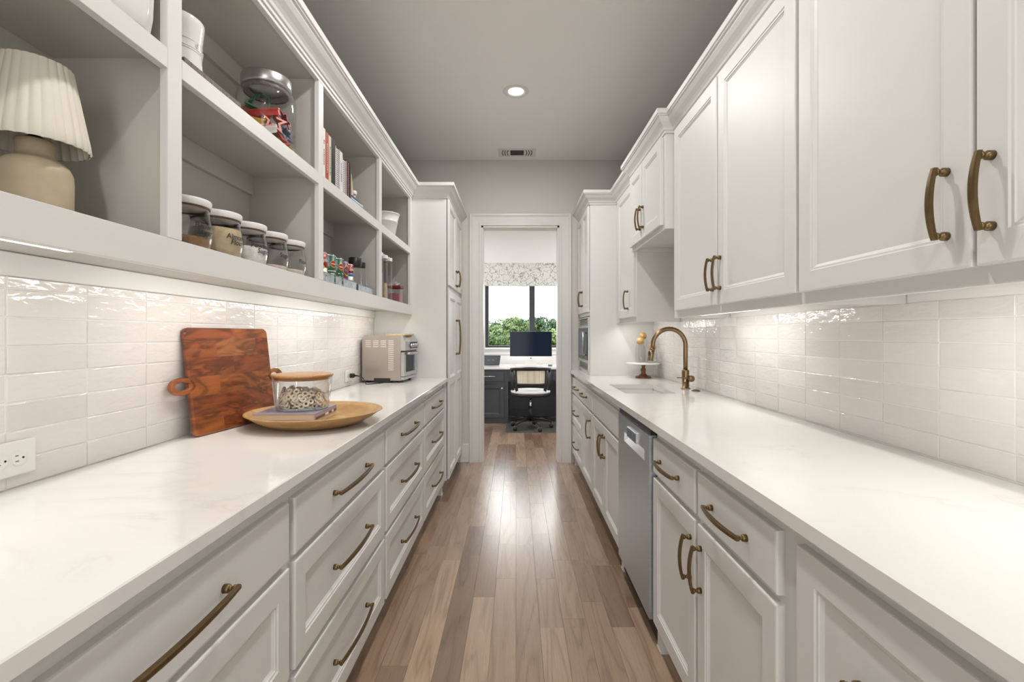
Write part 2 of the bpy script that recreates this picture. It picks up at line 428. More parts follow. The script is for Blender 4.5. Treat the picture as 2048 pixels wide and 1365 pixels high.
# ------------------------------------------------------------------ shell
b = MB(); b.box(-2.4, YB, -.12, 2.6, OY+.15, -.006); floor = struct('floor', b, 'plank_far', 'wide oak plank floor running down the pantry into the office')
b = MB(); b.box(-2.4, YB, CEIL, 2.6, OY+.15, CEIL+.1); struct('ceiling', b, 'ceil', 'greige textured ceiling over the pantry')
b = MB(); b.box(WL-.12, YB, -.05, WL-.0020, YF, CEIL+.02); wall_left = struct('wall_left', b, 'grout', 'left pantry wall with glazed tile backsplash')
b = MB(); b.box(WR+.0020, YB, -.05, WR+.13, YF, CEIL+.02); wall_right = struct('wall_right', b, 'grout', 'right pantry wall with glazed tile backsplash')
b = MB(); b.box(-2.4, YF, -.05, DX0, YF+.13, CEIL+.02); b.box(DX1, YF, -.05, 2.6, YF+.13, CEIL+.02); b.box(DX0, YF, DZ, DX1, YF+.13, CEIL+.02)
struct('wall_far', b, 'wall', 'greige end wall around the doorway')
# greige paint skins of the side walls above the cabinets
b = MB(); b.box(WL-.008, YB, 2.40, WL-.002, YF, CEIL); struct('wall_left_upper', b, 'wall', 'greige wall above the open shelving')
b = MB(); b.box(WR+.002, YB, 2.40, WR+.008, YF, CEIL); struct('wall_right_upper', b, 'wall', 'greige wall above the right cabinets')
b = MB(); b.box(WL-.12, YB-.12, -.05, -.45, YB, CEIL+.02); b.box(.45, YB-.12, -.05, WR+.13, YB, CEIL+.02); b.box(-.45, YB-.12, 2.40, .45, YB, CEIL+.02)  # added out of view, its doorway sized to control fill from the sky
struct('added_wall_near', b, 'wall', 'unseen wall behind the viewer, doorway added to let in fill light')
# office shell
wx0, wx1, wz0, wz1 = -.50, 1.02, 1.075, 2.40
b = MB(); b.box(-2.4, OY, -.05, wx0, OY+.15, CEIL+.02); b.box(wx1, OY, -.05, 2.6, OY+.15, CEIL+.02); b.box(wx0, OY, -.05, wx1, OY+.15, wz0); b.box(wx0, OY, wz1, wx1, OY+.15, CEIL+.02)
struct('wall_office_far', b, 'wall_white', 'white office wall around the window')
b = MB(); b.box(-2.5, YF+.13, -.05, -2.4, OY+.15, CEIL+.02); struct('wall_office_left', b, 'wall_white', 'white office side wall')
b = MB(); b.box(2.6, YF+.13, -.05, 2.7, OY+.15, CEIL+.02); struct('wall_office_right', b, 'wall_white', 'white office side wall')
b = MB(); b.box(-2.4, YF+.13, 0, DX0-.13, YF+.14, CEIL); b.box(DX1+.13, YF+.13, 0, 2.6, YF+.14, CEIL); struct('wall_office_near', b, 'wall_white', 'white office wall beside the doorway')

# floor planks
PW = .105
def plank_mesh(L):
    mb = MB(); mb.box(-PW/2+.0003, 0, -.006, PW/2-.0003, L-.0006, 0, .0006); return mesh_of('plank', mb, 'plank')
PL = {L: plank_mesh(L) for L in (.42, .56, .71, .88, 1.05, 1.24, 1.47)}
rp = random.Random(11); np_ = 0
for i in range(14):
    x = -.6825+PW*i; y = .25-rp.random()*.9
    while y < OY:
        L = rp.choice(list(PL)); 
        if y+L > .4 and y+L < OY+.1: inst('plank', PL[L], (x, y, 0), floor); np_ += 1
        y += L

# wall tiles: 65 mm x 203 mm hand-made glazed tile, stack bond
TP, TR = .2045, .0654
def tile_mesh(sgn, w_, h_, k):
    """slightly pillowed and uneven tile facing +x (sgn 1) or -x"""
    rr = random.Random(k); us = [0, .0022/w_, .35, .7, 1-.0022/w_, 1]; vs_ = [0, .0022/h_, 1-.0022/h_, 1]; nu, nv = 5, 3; vs = []; mb = MB()
    for i in range(nu+1):
        for j in range(nv+1):
            u, v = us[i], vs_[j]; e = 1 if (i in (0, nu) or j in (0, nv)) else 0
            d = .0080-(.0012 if e else 0)
            vs.append((sgn*(d-.008), (u-.5)*w_+(rr.uniform(-.0006, .0006) if e else 0), v*h_+(rr.uniform(-.0006, .0006) if e else 0)))
    fs = [(i*(nv+1)+j, (i+1)*(nv+1)+j, (i+1)*(nv+1)+j+1, i*(nv+1)+j+1) for i in range(nu) for j in range(nv)]
    mb.add(vs, fs, False)
    # edges back to the wall
    per = [i*(nv+1) for i in range(nu+1)]+[nu*(nv+1)+j for j in range(1, nv+1)]+[i*(nv+1)+nv for i in range(nu-1, -1, -1)]+[j for j in range(nv-1, 0, -1)]
    pv = [vs[q] for q in per]; bk = [(-sgn*.008, q[1], q[2]) for q in pv]; n = len(pv)
    mb.add(pv+bk, [(a, (a+1) % n, n+(a+1) % n, n+a) for a in range(n)])
    return mesh_of('tile', mb, 'tile')
TLm = [tile_mesh(1, TP-.0026, TR-.0026, k) for k in range(5)]; TLt = [tile_mesh(1, TP-.0026, .026, k) for k in range(3)]
TRm = [tile_mesh(-1, TP-.0026, TR-.0026, k+20) for k in range(5)]; TRt = [tile_mesh(-1, TP-.0026, .050, k+20) for k in range(3)]
rt = random.Random(5)
def rows(y0k, n, ystart, xf, full, top, nrow, parent, zbase):
    for k in range(y0k, n):
        yc = ystart+TP*(k+.5)
        for r in range(nrow+1):
            me = rt.choice(full if r < nrow else top); z = zbase+TR*r+.0013
            inst('tile', me, (xf+rt.uniform(-.0006, .0006), yc, z), parent, (rt.uniform(-.004, .004), rt.uniform(-.006, .006), rt.uniform(-.008, .008)))
rows(-2, 13, 1.077, WL, TLm, TLt, 7, wall_left, CT)
# last cut column at the tall cupboard
mlast = tile_mesh(1, .115, TR-.0026, 51)
for r in range(7): inst('tile', mlast, (WL, 3.795, CT+TR*r+.0013), wall_left)
rows(-2, 15, 1.128, WR, TRm, TRt, 6, wall_right, CT+.004)

# ------------------------------------------------------------------ trims
CROWN = [(0, 0), (.006, 0), (.006, .012), (.012, .016), (.016, .026), (.024, .036), (.040, .052), (.050, .066), (.054, .074), (.060, .076), (.060, .082), (.066, .084), (.066, .110), (0, .110)]
b = MB(); b.sweep([(-.8405, -.6), (-.8405, 3.862), (-.560, 3.862), (-.560, YF)], CROWN, lambda x, y, h: (x, y, 2.392+h), 1)
struct('trim_1', b, 'cab', 'white crown moulding along the top of the left cabinets')
b = MB(); b.sweep([(.88, -.6), (.88, 2.65), (.83, 2.65), (.83, 3.42), (.865, 3.42), (.865, 4.106), (.638, 4.106), (.638, YF)], CROWN, lambda x, y, h: (x, y, 2.405+h), -1)
struct('trim_2', b, 'cab', 'white crown moulding along the top of the right cabinets')
CAS = [(0, 0), (0, .016), (.004, .018), (.020, .018), (.024, .014), (.030, .013), (.088, .015), (.094, .019), (.100, .024), (.118, .024), (.122, .020), (.122, 0)]
b = MB(); b.sweep([(DX0, 0), (DX0, DZ), (DX1, DZ), (DX1, 0)], CAS, lambda x, z, h: (x, YF-h, z), -1); struct('trim_3', b, 'trim', 'white stepped casing round the doorway')
b = MB(); b.box(DX0-.001, YF-.004, 0, DX0+.018, YF+.15, DZ); b.box(DX1-.018, YF-.004, 0, DX1+.001, YF+.15, DZ); b.box(DX0, YF-.004, DZ-.018, DX1, YF+.15, DZ+.001)
struct('trim_4', b, 'trim', 'white jamb lining of the doorway')
b = MB(); b.sweep([(DX0, 0), (DX0, DZ), (DX1, DZ), (DX1, 0)], CAS, lambda x, z, h: (x, YF+.14+h, z), -1); struct('trim_5', b, 'trim', 'white office-side casing of the doorway')
b = MB(); b.box(-.60, YF-.014, 0, DX0-.123, YF, .186, .003); struct('baseboard_far', b, 'trim', 'white baseboard beside the doorway')
b = MB(); b.box(WL-.006, .2, 1.421, WL+.013, 3.862, 1.474, .0015); struct('trim_6', b, 'cab', 'white board between tile and open shelving')

# ------------------------------------------------------------------ fronts and pulls
def rect(x, y0, y1, z0, z1): return [(x, y0, z0), (x, y1, z0), (x, y1, z1), (x, y0, z1)]
def panel_front(xf, sg, y0, y1, z0, z1, t=.020, fr=.058):
    L = [(0, 0), (0, t-.004), (.001, t-.001), (.004, t), (fr, t), (fr+.003, t-.003), (fr+.008, t-.0035), (fr+.010, t-.006), (fr+.017, t-.010)]
    mb = MB(); mb.rings([rect(xf+sg*d, y0+i, y1-i, z0+i, z1-i) for i, d in L]); return mb
def two_panel(xf, sg, y0, y1, z0, z1, zm, t=.020, fr=.058):
    mb = MB(); mb.rings([rect(xf+sg*d, y0+i, y1-i, z0+i, z1-i) for i, d in [(0, 0), (0, t-.004), (.004, t)]], close=False)
    xo = xf+sg*t
    def quad(a0, a1, c0, c1): mb.add(rect(xo, a0, a1, c0, c1), [(0, 1, 2, 3)])
    quad(y0+.004, y0+fr, z0+.004, z1-.004); quad(y1-fr, y1-.004, z0+.004, z1-.004)
    for c0, c1 in ((z0+.004, z0+fr), (zm-fr/2, zm+fr/2), (z1-fr, z1-.004)): quad(y0+fr, y1-fr, c0, c1)
    for c0, c1 in ((z0+fr, zm-fr/2), (zm+fr/2, z1-fr)):
        mb.rings([rect(xf+sg*d, y0+fr+i, y1-fr-i, c0+i, c1-i) for i, d in [(0, t), (.003, t-.003), (.008, t-.0035), (.010, t-.006), (.017, t-.010)]])
    return mb
def slab_front(xf, sg, y0, y1, z0, z1, t=.020):
    mb = MB(); mb.rings([rect(xf+sg*d, y0+i, y1-i, z0+i, z1-i) for i, d in [(0, 0), (0, t-.005), (.0015, t-.0015), (.005, t)]]); return mb
_pull = {}
def pull_mesh(cc, axis, sg):
    key = (cc, axis, sg)
    if key in _pull: return _pull[key]
    mb = MB(); L = cc+.016; n = 12; vs = []
    for i in range(n+1):
        t = -1+2*i/n; a = t*L/2; q = 1-t*t; wv = .026+.011*q; hw = .0052+.0016*q; th = .0042
        for (dw, dh) in ((-th, -hw), (th*.6, -hw), (th, -hw*.55), (th, hw*.55), (th*.6, hw), (-th, hw)): vs.append((wv+dw, a, dh))
    m = 6; fs = [(i*m+k, i*m+(k+1) % m, (i+1)*m+(k+1) % m, (i+1)*m+k) for i in range(n) for k in range(m)]
    fs += [tuple(range(m)), tuple(range(n*m, n*m+m))[::-1]]
    mb.add(vs, fs)
    for s_ in (-1, 1): mb.lathe([(0, 0), (.0088, 0), (.0088, .010), (.0070, .0125), (.0045, .0145), (.0045, .0175), (.0075, .020), (.0075, .024), (0, .025)], 12, (0, s_*cc/2, 0), 'x')
    out = MB(); out.f = mb.f; out.sm = mb.sm
    out.v = [(sg*x, y, z) if axis == 'y' else (sg*x, z, y) for x, y, z in mb.v]
    _pull[key] = mesh_of('handle', out, 'brass'); return _pull[key]
def pull(parent, x, y, z, cc, axis, sg): return inst('handle', pull_mesh(cc, axis, sg), (x, y, z), parent)

XLf, XRf = -.595, .5836       # carcass fronts (door and drawer fronts stand 20 mm proud)
def base_body(t, x_back, xf, sg, y0, y1, feet=(), sink=False):
    b = MB()
    if sink: b.box(x_back, y0, .11, xf, y1, .70); b.box(xf, y0, .70, xf-sg*.018, y1, .902); b.box(xf-sg*.018, y0, .70, x_back, y0+.018, .902); b.box(xf-sg*.018, y1-.018, .70, x_back, y1, .902)
    else: b.box(x_back, y0, .11, xf, y1, .902)
    obj('body', b, 'cab', t)
    b = MB(); b.box(x_back, y0, 0, xf-sg*.060, y1, .11); obj('toe_kick', b, 'cab', t)
    for a in feet:
        b = MB(); b.box(xf-sg*.058, a-.024, 0, xf, a+.024, .108, .001); b.box(xf-sg*.060, a-.026, 0, xf+sg*.003, a+.026, .010, .001); obj('foot', b, 'cab', t)
ZD = [(.110, .392), (.412, .694), (.713, .862)]
def left_drawers(y0, y1, label, feet):
    t = thing('base_cabinet', label, 'cabinet', (XLf, (y0+y1)/2, 0), 'left base cabinets')
    base_body(t, WL+.0005, XLf, 1, y0, y1, feet)
    for k, (z0, z1) in enumerate(ZD):
        f = (slab_front if k == 2 else panel_front)(XLf, 1, y0+.016, y1-.016, z0, z1)
        d = obj('drawer', f, 'cab', t); pull(d, XLf+.020, (y0+y1)/2, (z0+z1)/2, .320, 'y', 1)
left_drawers(.33, 1.23, 'white drawer cabinet nearest the viewer under the left worktop', ())
left_drawers(1.23, 2.107, 'white three-drawer cabinet below the wooden tray', ())
left_drawers(2.107, 2.998, 'white three-drawer cabinet second from the tall cupboard', ())
left_drawers(2.998, 3.858, 'white three-drawer cabinet against the tall cupboard', (3.83,))

# right base run
E = thing('base_cabinet', 'white cabinet at the doorway, one wide drawer with two pulls', 'cabinet', (XRf, 4.17, 0), 'right base cabinets')
base_body(E, WR-.0005, XRf, -1, 3.535, YF-.002, (4.70,))
d = obj('drawer', slab_front(XRf, -1, 3.548, 4.80, .713, .862), 'cab', E)
for y in (3.92, 4.42): pull(d, XRf-.020, y, .788, .24, 'y', -1)
for z0, z1 in ZD[:2]:
    d = obj('drawer', panel_front(XRf, -1, 4.085, 4.80, z0, z1), 'cab', E); pull(d, XRf-.020, 4.44, (z0+z1)/2, .30, 'y', -1)
d = obj('door', panel_front(XRf, -1, 3.548, 4.065, .110, .694), 'cab', E); pull(d, XRf-.020, 3.62, .57, .128, 'z', -1)
F = thing('sink_cabinet', 'white two-door cabinet under the sink with blank drawer front', 'cabinet', (XRf, 3.06, 0), 'right base cabinets')
base_body(F, WR-.0005, XRf, -1, 2.585, 3.535, (2.612,), True)
obj('false_front', slab_front(XRf, -1, 2.602, 3.520, .713, .862), 'cab', F)
for y0, y1, hy in ((2.602, 3.058, 3.030), (3.068, 3.520, 3.098)):
    d = obj('door', panel_front(XRf, -1, y0, y1, .110, .694), 'cab', F); pull(d, XRf-.020, hy, .57, .128, 'z', -1)
G = thing('base_cabinet', 'white cabinet beside the dishwasher, two drawers over two doors', 'cabinet', (XRf, 1.49, 0), 'right base cabinets')
base_body(G, WR-.0005, XRf, -1, 1.0, 1.972, (1.945,))
for y0, y1, hy in ((1.035, 1.485, 1.455), (1.509, 1.966, 1.540)):
    d = obj('drawer', slab_front(XRf, -1, y0, y1, .722, .862), 'cab', G); pull(d, XRf-.020, (y0+y1)/2+(.01 if y0 < 1.2 else .02), .79, .205, 'y', -1)
    d = obj('door', panel_front(XRf, -1, y0, y1, .107, .700), 'cab', G); pull(d, XRf-.020, hy, .571, .128, 'z', -1)
H = thing('base_cabinet', 'white pull-out cabinet nearest the viewer under the right worktop', 'cabinet', (XRf, .62, 0), 'right base cabinets')
base_body(H, WR-.0005, XRf, -1, .26, 1.0)
d = obj('door', panel_front(XRf, -1, .30, .962, .107, .866), 'cab', H); pull(d, XRf-.020, .62, .712, .320, 'y', -1)

# dishwasher
D = thing('dishwasher', 'stainless steel dishwasher between white cabinets', 'dishwasher', (XRf, 2.265, 0))
b = MB(); b.box(WR-.05, 1.978, .02, XRf+.002, 2.580, .896); obj('tub', b, 'dark_gap', D)
xd = .553
b = MB()   # door skin with a pocket handle cut in
def dq(y0, y1, z0, z1): b.box(xd, y0, z0, XRf, y1, z1)
py0, py1, pz0, pz1 = 2.055, 2.440, .745, .792
b.box(xd, 1.982, .105, XRf, 2.574, pz0, .0); b.box(xd, 1.982, pz1, XRf, 2.574, .868); b.box(xd, 1.982, pz0, XRf, py0, pz1); b.box(xd, py1, pz0, XRf, 2.574, pz1)
obj('door', b, 'brushed', D)
b = MB(); b.box(xd+.020, py0, pz0-.001, XRf, py1, pz1); b.add([(xd, py0, pz0), (xd, py1, pz0), (xd+.022, py1, pz1-.004), (xd+.022, py0, pz1-.004)], [(0, 1, 2, 3)]); obj('handle_pocket', b, 'chrome', D)
hd = MB(); hd.box(xd-.008, 2.175, .788, xd+.004, 2.345, .838, .002); h_ = obj('control_panel', hd, 'steel', D)
for y0, y1 in ((2.182, 2.245), (2.256, 2.338)):
    b = MB(); b.box(xd-.0095, y0, .793, xd-.008, y1, .832, .0005); obj('display', b, 'slate', h_)
b = MB(); b.box(xd+.006, 1.982, .868, XRf, 2.574, .892); obj('top_edge', b, 'black', D)
b = MB(); b.box(XRf+.05, 1.985, .002, XRf+.07, 2.572, .10); obj('kick_plate', b, 'black', D)

# tall cupboard, left
T = thing('tall_cupboard', 'tall white pantry cupboard left of the doorway', 'cupboard', (-.560, 4.34, 0))
b = MB(); b.box(WL+.0005, 3.862, .105, -.562, YF-.003, 2.395); obj('body', b, 'cab', T)
b = MB(); b.box(WL+.0005, 3.90, 0, -.622, YF-.003, .105); obj('toe_kick', b, 'cab', T)
b = MB(); b.box(-.5612, 3.8645, .12, -.5570, 3.871, 2.39); obj('shadow_gap', b, 'dark_gap', T)
for y0, y1, hy in ((3.880, 4.335, 4.305), (4.345, 4.795, 4.375)):
    dd = obj('door', panel_front(-.562, 1, y0, y1, 1.690, 2.388), 'cab', T); pull(dd, -.542, hy, 1.792, .128, 'z', 1)
    dd = obj('door', two_panel(-.562, 1, y0, y1, .112, 1.650, .90), 'cab', T); pull(dd, -.542, hy, 1.264, .300, 'z', 1)

# worktops
b = MB(); b.box(WL, -.6, CT-.030, CLF, 3.862, CT, .0025); tag(obj('worktop', b, 'quartz'), 'white quartz worktop along the left wall', 'worktop')
sx0, sx1, sy0, sy1 = .655, .965, 2.857, 3.374
b = MB()
xs, ys = [CRF, sx0, sx1, WR], [-.6, sy0, sy1, YF]
for i in range(3):
    for j in range(3):
        if (i, j) == (1, 1): continue
        b.add([(xs[i], ys[j], CT), (xs[i+1], ys[j], CT), (xs[i+1], ys[j+1], CT), (xs[i], ys[j+1], CT)], [(0, 1, 2, 3)])
        b.add([(xs[i], ys[j], CT-.03), (xs[i+1], ys[j], CT-.03), (xs[i+1], ys[j+1], CT-.03), (xs[i], ys[j+1], CT-.03)], [(0, 3, 2, 1)])
b.add([(CRF, -.6, CT), (CRF, YF, CT), (CRF, YF, CT-.03), (CRF, -.6, CT-.03)], [(0, 1, 2, 3)]); b.add([(CRF, -.6, CT), (WR, -.6, CT), (WR, -.6, CT-.03), (CRF, -.6, CT-.03)], [(0, 1, 2, 3)])
for p, q in (((sx0, sy0), (sx1, sy0)), ((sx1, sy0), (sx1, sy1)), ((sx1, sy1), (sx0, sy1)), ((sx0, sy1), (sx0, sy0))):
    b.add([(*p, CT), (*q, CT), (*q, CT-.03), (*p, CT-.03)], [(0, 1, 2, 3)])
tag(obj('worktop', b, 'quartz'), 'white quartz worktop along the right wall with sink cutout', 'worktop')
sk = thing('sink', 'white undermount sink set into the right worktop', 'sink', ((sx0+sx1)/2, (sy0+sy1)/2, CT-.22))
b = MB(); e = .006
def rr_(x0, x1, y0, y1, z): return [(x0, y0, z), (x1, y0, z), (x1, y1, z), (x0, y1, z)]
b.rings([rr_(sx0-.03, sx1+.03, sy0-.03, sy1+.03, CT-.031), rr_(sx0-e, sx1+e, sy0-e, sy1+e, CT-.031), rr_(sx0+.004, sx1-.004, sy0+.004, sy1-.004, CT-.20), rr_(sx0+.03, sx1-.03, sy0+.03, sy1-.03, CT-.215)]); obj('basin', b, 'white_gloss', sk)
b = MB(); b.lathe([(0, .001), (.028, .001), (.034, .003), (.036, 0)], 24, (.81, 3.115, CT-.2148)); obj('drain', b, 'brass_f', sk)

# ------------------------------------------------------------------ open shelving, left
XS = -.8405
U = thing('open_shelving', 'white built-in open shelving over the left worktop', 'shelving', (XS, 1.9, 1.45))
def upart(name, x0, y0, z0, x1, y1, z1, mat='cab', c=.0012):
    b = MB(); b.box(x0, y0, z0, x1, y1, z1, c); return obj(name, b, mat, U)
ST = [(.20, .25), (1.153, 1.202), (2.037, 2.085), (2.938, 2.991), (3.797, 3.861)]
for y0, y1 in ST: upart('stile', XS-.020, y0, 1.5235, XS, y1, 2.3745)
upart('bottom_rail', XS-.020, -.6, 1.448, XS, 3.861, 1.523); upart('top_rail', XS-.020, -.6, 2.375, XS, 3.861, 2.505)
for a, c in zip(ST[:-1], ST[1:]): upart('shelf_rail', XS-.020, a[1]+.0003, 1.931, XS, c[0]-.0003, 1.981)
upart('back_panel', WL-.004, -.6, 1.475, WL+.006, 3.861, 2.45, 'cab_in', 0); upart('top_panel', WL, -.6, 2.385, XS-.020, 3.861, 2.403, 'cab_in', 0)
upart('bottom_panel', WL, -.6, 1.476, XS-.020, 3.861, 1.494, 'cab_in', 0)
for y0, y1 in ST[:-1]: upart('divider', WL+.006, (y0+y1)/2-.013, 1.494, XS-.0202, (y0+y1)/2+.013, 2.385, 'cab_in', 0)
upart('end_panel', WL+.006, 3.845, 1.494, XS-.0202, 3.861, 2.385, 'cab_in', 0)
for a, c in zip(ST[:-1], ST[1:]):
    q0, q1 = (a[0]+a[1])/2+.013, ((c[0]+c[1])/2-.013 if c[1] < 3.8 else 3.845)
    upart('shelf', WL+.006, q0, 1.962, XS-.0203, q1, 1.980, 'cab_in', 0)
    for z in (1.885, 2.308): upart('hanging_rail', WL+.006, q0, z, WL+.024, q1, z+.077, 'cab_in', .001)

# ------------------------------------------------------------------ upper cabinets, right
def upper(name, label, x, y0, y1, z0, z1, doors, group='right wall cabinets', near_return=None, handles=True, hz=1.548):
    t = thing(name, label, 'cabinet', (x, (y0+y1)/2, z0), group)
    b = MB(); b.box(x, y0, z0+.030, WR-.0005, y1, z1); obj('body', b, 'cab', t)
    b = MB(); b.box(x, y0, z0, x+.020, y1, z0+.030)
    b.box(x+.020, y0, z0, WR-.0005, y0+.018, z0+.030); b.box(x+.020, y1-.018, z0, WR-.0005, y1, z0+.030); obj('skirt', b, 'cab', t)
    for d0, d1, hy, dz0, dz1 in doors:
        d = obj('door', panel_front(x, -1, d0, d1, dz0, dz1), 'cab', t); pull(d, x-.020, hy, dz0+.132, .128, 'z', -1)
    return t
upper('wall_cabinet', 'white wall cabinet nearest the viewer, its large pulls at top right', .880, .31, 1.462, 1.380, 2.505, [(.32, .893, .862, 1.416, 2.400), (.903, 1.455, .953, 1.416, 2.400)])
upper('wall_cabinet', 'white two-door wall cabinet right of the raised cabinet over the sink', .880, 1.4625, 2.65, 1.380, 2.505, [(1.472, 2.036, 2.008, 1.416, 2.400), (2.050, 2.600, 2.082, 1.416, 2.400)])
upper('raised_cabinet', 'short raised white cabinet standing proud over the sink', .830, 2.6505, 3.42, 1.877, 2.505, [(2.690, 3.070, 3.040, 1.905, 2.400), (3.080, 3.405, 3.108, 1.905, 2.400)])
upper('wall_cabinet', 'narrow single-door white wall cabinet left of the raised cabinet', .865, 3.4205, 4.105, 1.380, 2.505, [(3.434, 3.985, 3.600, 1.416, 2.400)])
# tall hutch on the worktop with built-in microwave
HU = thing('microwave_hutch', 'tall white cabinet on the right worktop holding the microwave', 'cabinet', (.638, 4.46, CT))
b = MB(); b.box(.638, 4.106, CT+.0005, WR-.0005, 4.126, 2.505); b.box(.638, YF-.022, CT+.0005, WR-.0005, YF-.002, 2.505); b.box(.638, 4.126, 1.452, WR-.0005, YF-.022, 2.505); b.box(.638, 4.126, CT+.0005, WR-.0005, YF-.022, CT+.03)
obj('body', b, 'cab', HU)
b = MB(); b.box(.6365, 4.1275, 1.50, .6385, 4.132, 2.40); obj('shadow_gap', b, 'dark_gap', HU)
for d0, d1, hy in ((4.140, 4.455, 4.43), (4.463, 4.795, 4.49)):
    d = obj('door', panel_front(.638, -1, d0, d1, 1.485, 2.400), 'cab', HU); pull(d, .618, hy, 1.617, .128, 'z', -1)
MW = thing('microwave', 'stainless built-in microwave with dark door in the white hutch', 'microwave', (.64, 4.46, .968))
b = MB(); b.box(.645, 4.132, .968, 1.05, 4.785, 1.440); obj('body', b, 'black', MW)
b = MB(); y0, y1, z0, z1 = 4.130, 4.788, .966, 1.442
b.box(.624, y0, z0, .645, y0+.035, z1, .001); b.box(.624, y1-.035, z0, .645, y1, z1, .001); b.box(.624, y0+.035, z0+.066, .645, y1-.035, z0+.096, .001); b.box(.624, y0+.035, z1-.096, .645, y1-.035, z1-.072, .001); b.box(.624, y0+.035, z0, .645, y1-.035, z0+.012); b.box(.624, y0+.035, z1-.012, .645, y1-.035, z1)
obj('trim_frame', b, 'steel', MW)
b = MB(); b.box(.620, y0+.036, z0+.097, .640, y1-.036, z1-.097, .002); d = obj('door', b, 'black_gloss', MW)
b = MB(); b.box(.6185, y0+.16, z0+.125, .620, y1-.06, z1-.125, .0005); obj('window', b, 'slate', d)
b = MB(); b.tube([(.6, y0+.13, z0+.13), (.6, y0+.13, z1-.13)], .008); b.tube([(.6, y0+.13, z0+.14), (.622, y0+.13, z0+.14)], .005); b.tube([(.6, y0+.13, z1-.14), (.622, y0+.13, z1-.14)], .005); obj('handle', b, 'steel', d)
for k in range(4):
    for zz in (z0+.016, z1-.068):
        b = MB(); b.box(.628, y0+.036, zz+.013*k, .642, y1-.036, zz+.013*k+.006); obj('vent_slat', b, 'steel', MW)

# ------------------------------------------------------------------ lamps
def recessed(x, y, power, label):
    t = thing('recessed_light', label, 'ceiling light', (x, y, CEIL), 'recessed ceiling lights')
    b = MB(); b.lathe([(.060, .012), (.062, -.001), (.066, -.004), (.090, -.003), (.095, 0), (.095, .003)], 40, (x, y, CEIL-.0005)); obj('trim_ring', b, 'trim', t)
    b = MB(); b.lathe([(.0, -.001), (.045, -.001), (.061, .002)], 40, (x, y, CEIL-.001)); obj('lens', b, 'lens', t)
    l = area('lamp', (x, y, CEIL-.012), .12, .12, power, (1, .98, .945), shape='DISK'); l.location = (0, 0, -.012); l.parent = t
recessed(0, 3.455, P_DOWN, 'round white recessed light in the pantry ceiling before the vent')
recessed(0, 1.6, P_DOWN, 'round white recessed light in the pantry ceiling, second from the doorway')
recessed(0, -.6, P_DOWN, 'round white recessed light behind the viewer')
def under_bar(x, y0, y1, z, power, label, mat='led', tilt=.55):
    t = thing('light_bar', label, 'light bar', (x, (y0+y1)/2, z+.02), 'under-cabinet light bars')
    b = MB(); b.box(x-.012, y0, z+.006, x+.012, y1, z+.0185, .001); obj('housing', b, 'white_plastic', t)
    b = MB(); b.box(x-.010, y0+.004, z, x+.010, y1-.004, z+.006, .001); obj('diffuser', b, mat, t)
    l = area('lamp', (0, 0, -.029), .018, y1-y0-.02, power*(y1-y0), (1, .97, .92), (0, tilt if x < 0 else -tilt*.6, 0)); l.parent = t
under_bar(-.905, .42, .976, 1.4555, P_LED_L, 'glowing under-cabinet light bar nearest the viewer, left side')
under_bar(-.882, 1.30, 1.98, 1.4572, P_LED_L, 'under-cabinet light bar below the glass jars')
under_bar(-.882, 2.12, 2.86, 1.4572, P_LED_L, 'under-cabinet light bar below the food cans')
under_bar(-.882, 3.02, 3.70, 1.4572, P_LED_L, 'under-cabinet light bar above the toaster oven')
under_bar(.918, .45, 1.25, 1.3858, P_LED_R, 'under-cabinet light bar nearest the viewer, right side', 'led_dim')
under_bar(.985, 1.94, 2.55, 1.3880, P_LED_R, 'under-cabinet light bar right of the faucet', 'led_dim')
under_bar(.905, 3.50, 4.02, 1.3858, P_LED_R, 'under-cabinet light bar above the cake stand', 'led_dim')
for ox, lb in ((-1.35, 'left'), (1.55, 'right')):  # pair of lights added out of view to brighten the office walls
    t = thing('recessed_light', 'added unseen fill light in the office ceiling, ' + lb + ' of the desk', 'ceiling light', (ox, 6.3, CEIL), 'recessed ceiling lights')
    b = MB(); b.lathe([(.060, .012), (.062, -.001), (.090, -.003), (.095, 0), (.095, .003)], 32, (ox, 6.3, CEIL-.0005)); obj('trim_ring', b, 'trim', t)
    b = MB(); b.lathe([(0, -.001), (.061, .002)], 32, (ox, 6.3, CEIL-.001)); obj('lens', b, 'lens', t)
    area('lamp', (0, 0, -.012), .12, .12, P_OFFICE_FILL, (.98, .98, 1), shape='DISK', parent=t)

# ceiling vent
V = thing('ceiling_vent', 'white ceiling register with dark grille above the doorway', 'vent', (0, 4.613, CEIL))
vx0, vx1, vy0, vy1 = -.17, .19, 4.505, 4.721
b = MB(); b.rings([[(x, y, CEIL-h) for x, y in ((vx0+i, vy0+i), (vx1-i, vy0+i), (vx1-i, vy1-i), (vx0+i, vy1-i))] for i, h in ((0, 0), (.004, .005), (.028, .007), (.034, .004))]); obj('frame', b, 'trim', V)
b = MB(); b.box(-.055, vy0+.045, CEIL-.0045, .075, vy1-.045, CEIL-.0042); obj('grille_back', b, 'dark_gap', V)
for k in range(7):
    y = vy0+.050+k*.0175; b = MB(); b.box(-.055, y, CEIL-.008, .075, y+.004, CEIL-.0045); obj('slat', b, 'mat_dark', V)
for s_, x0 in ((-1, -.075), (1, .095)):
    for k in range(3):
        pts = [(x0+s_*(.024*k+.010*math.sin(PI*i/10)), vy0+.045+(vy1-vy0-.09)*i/10, CEIL-.0055) for i in range(11)]
        b = MB(); b.tube(pts, .0035, 6); obj('slot', b, 'dark_gap', V)
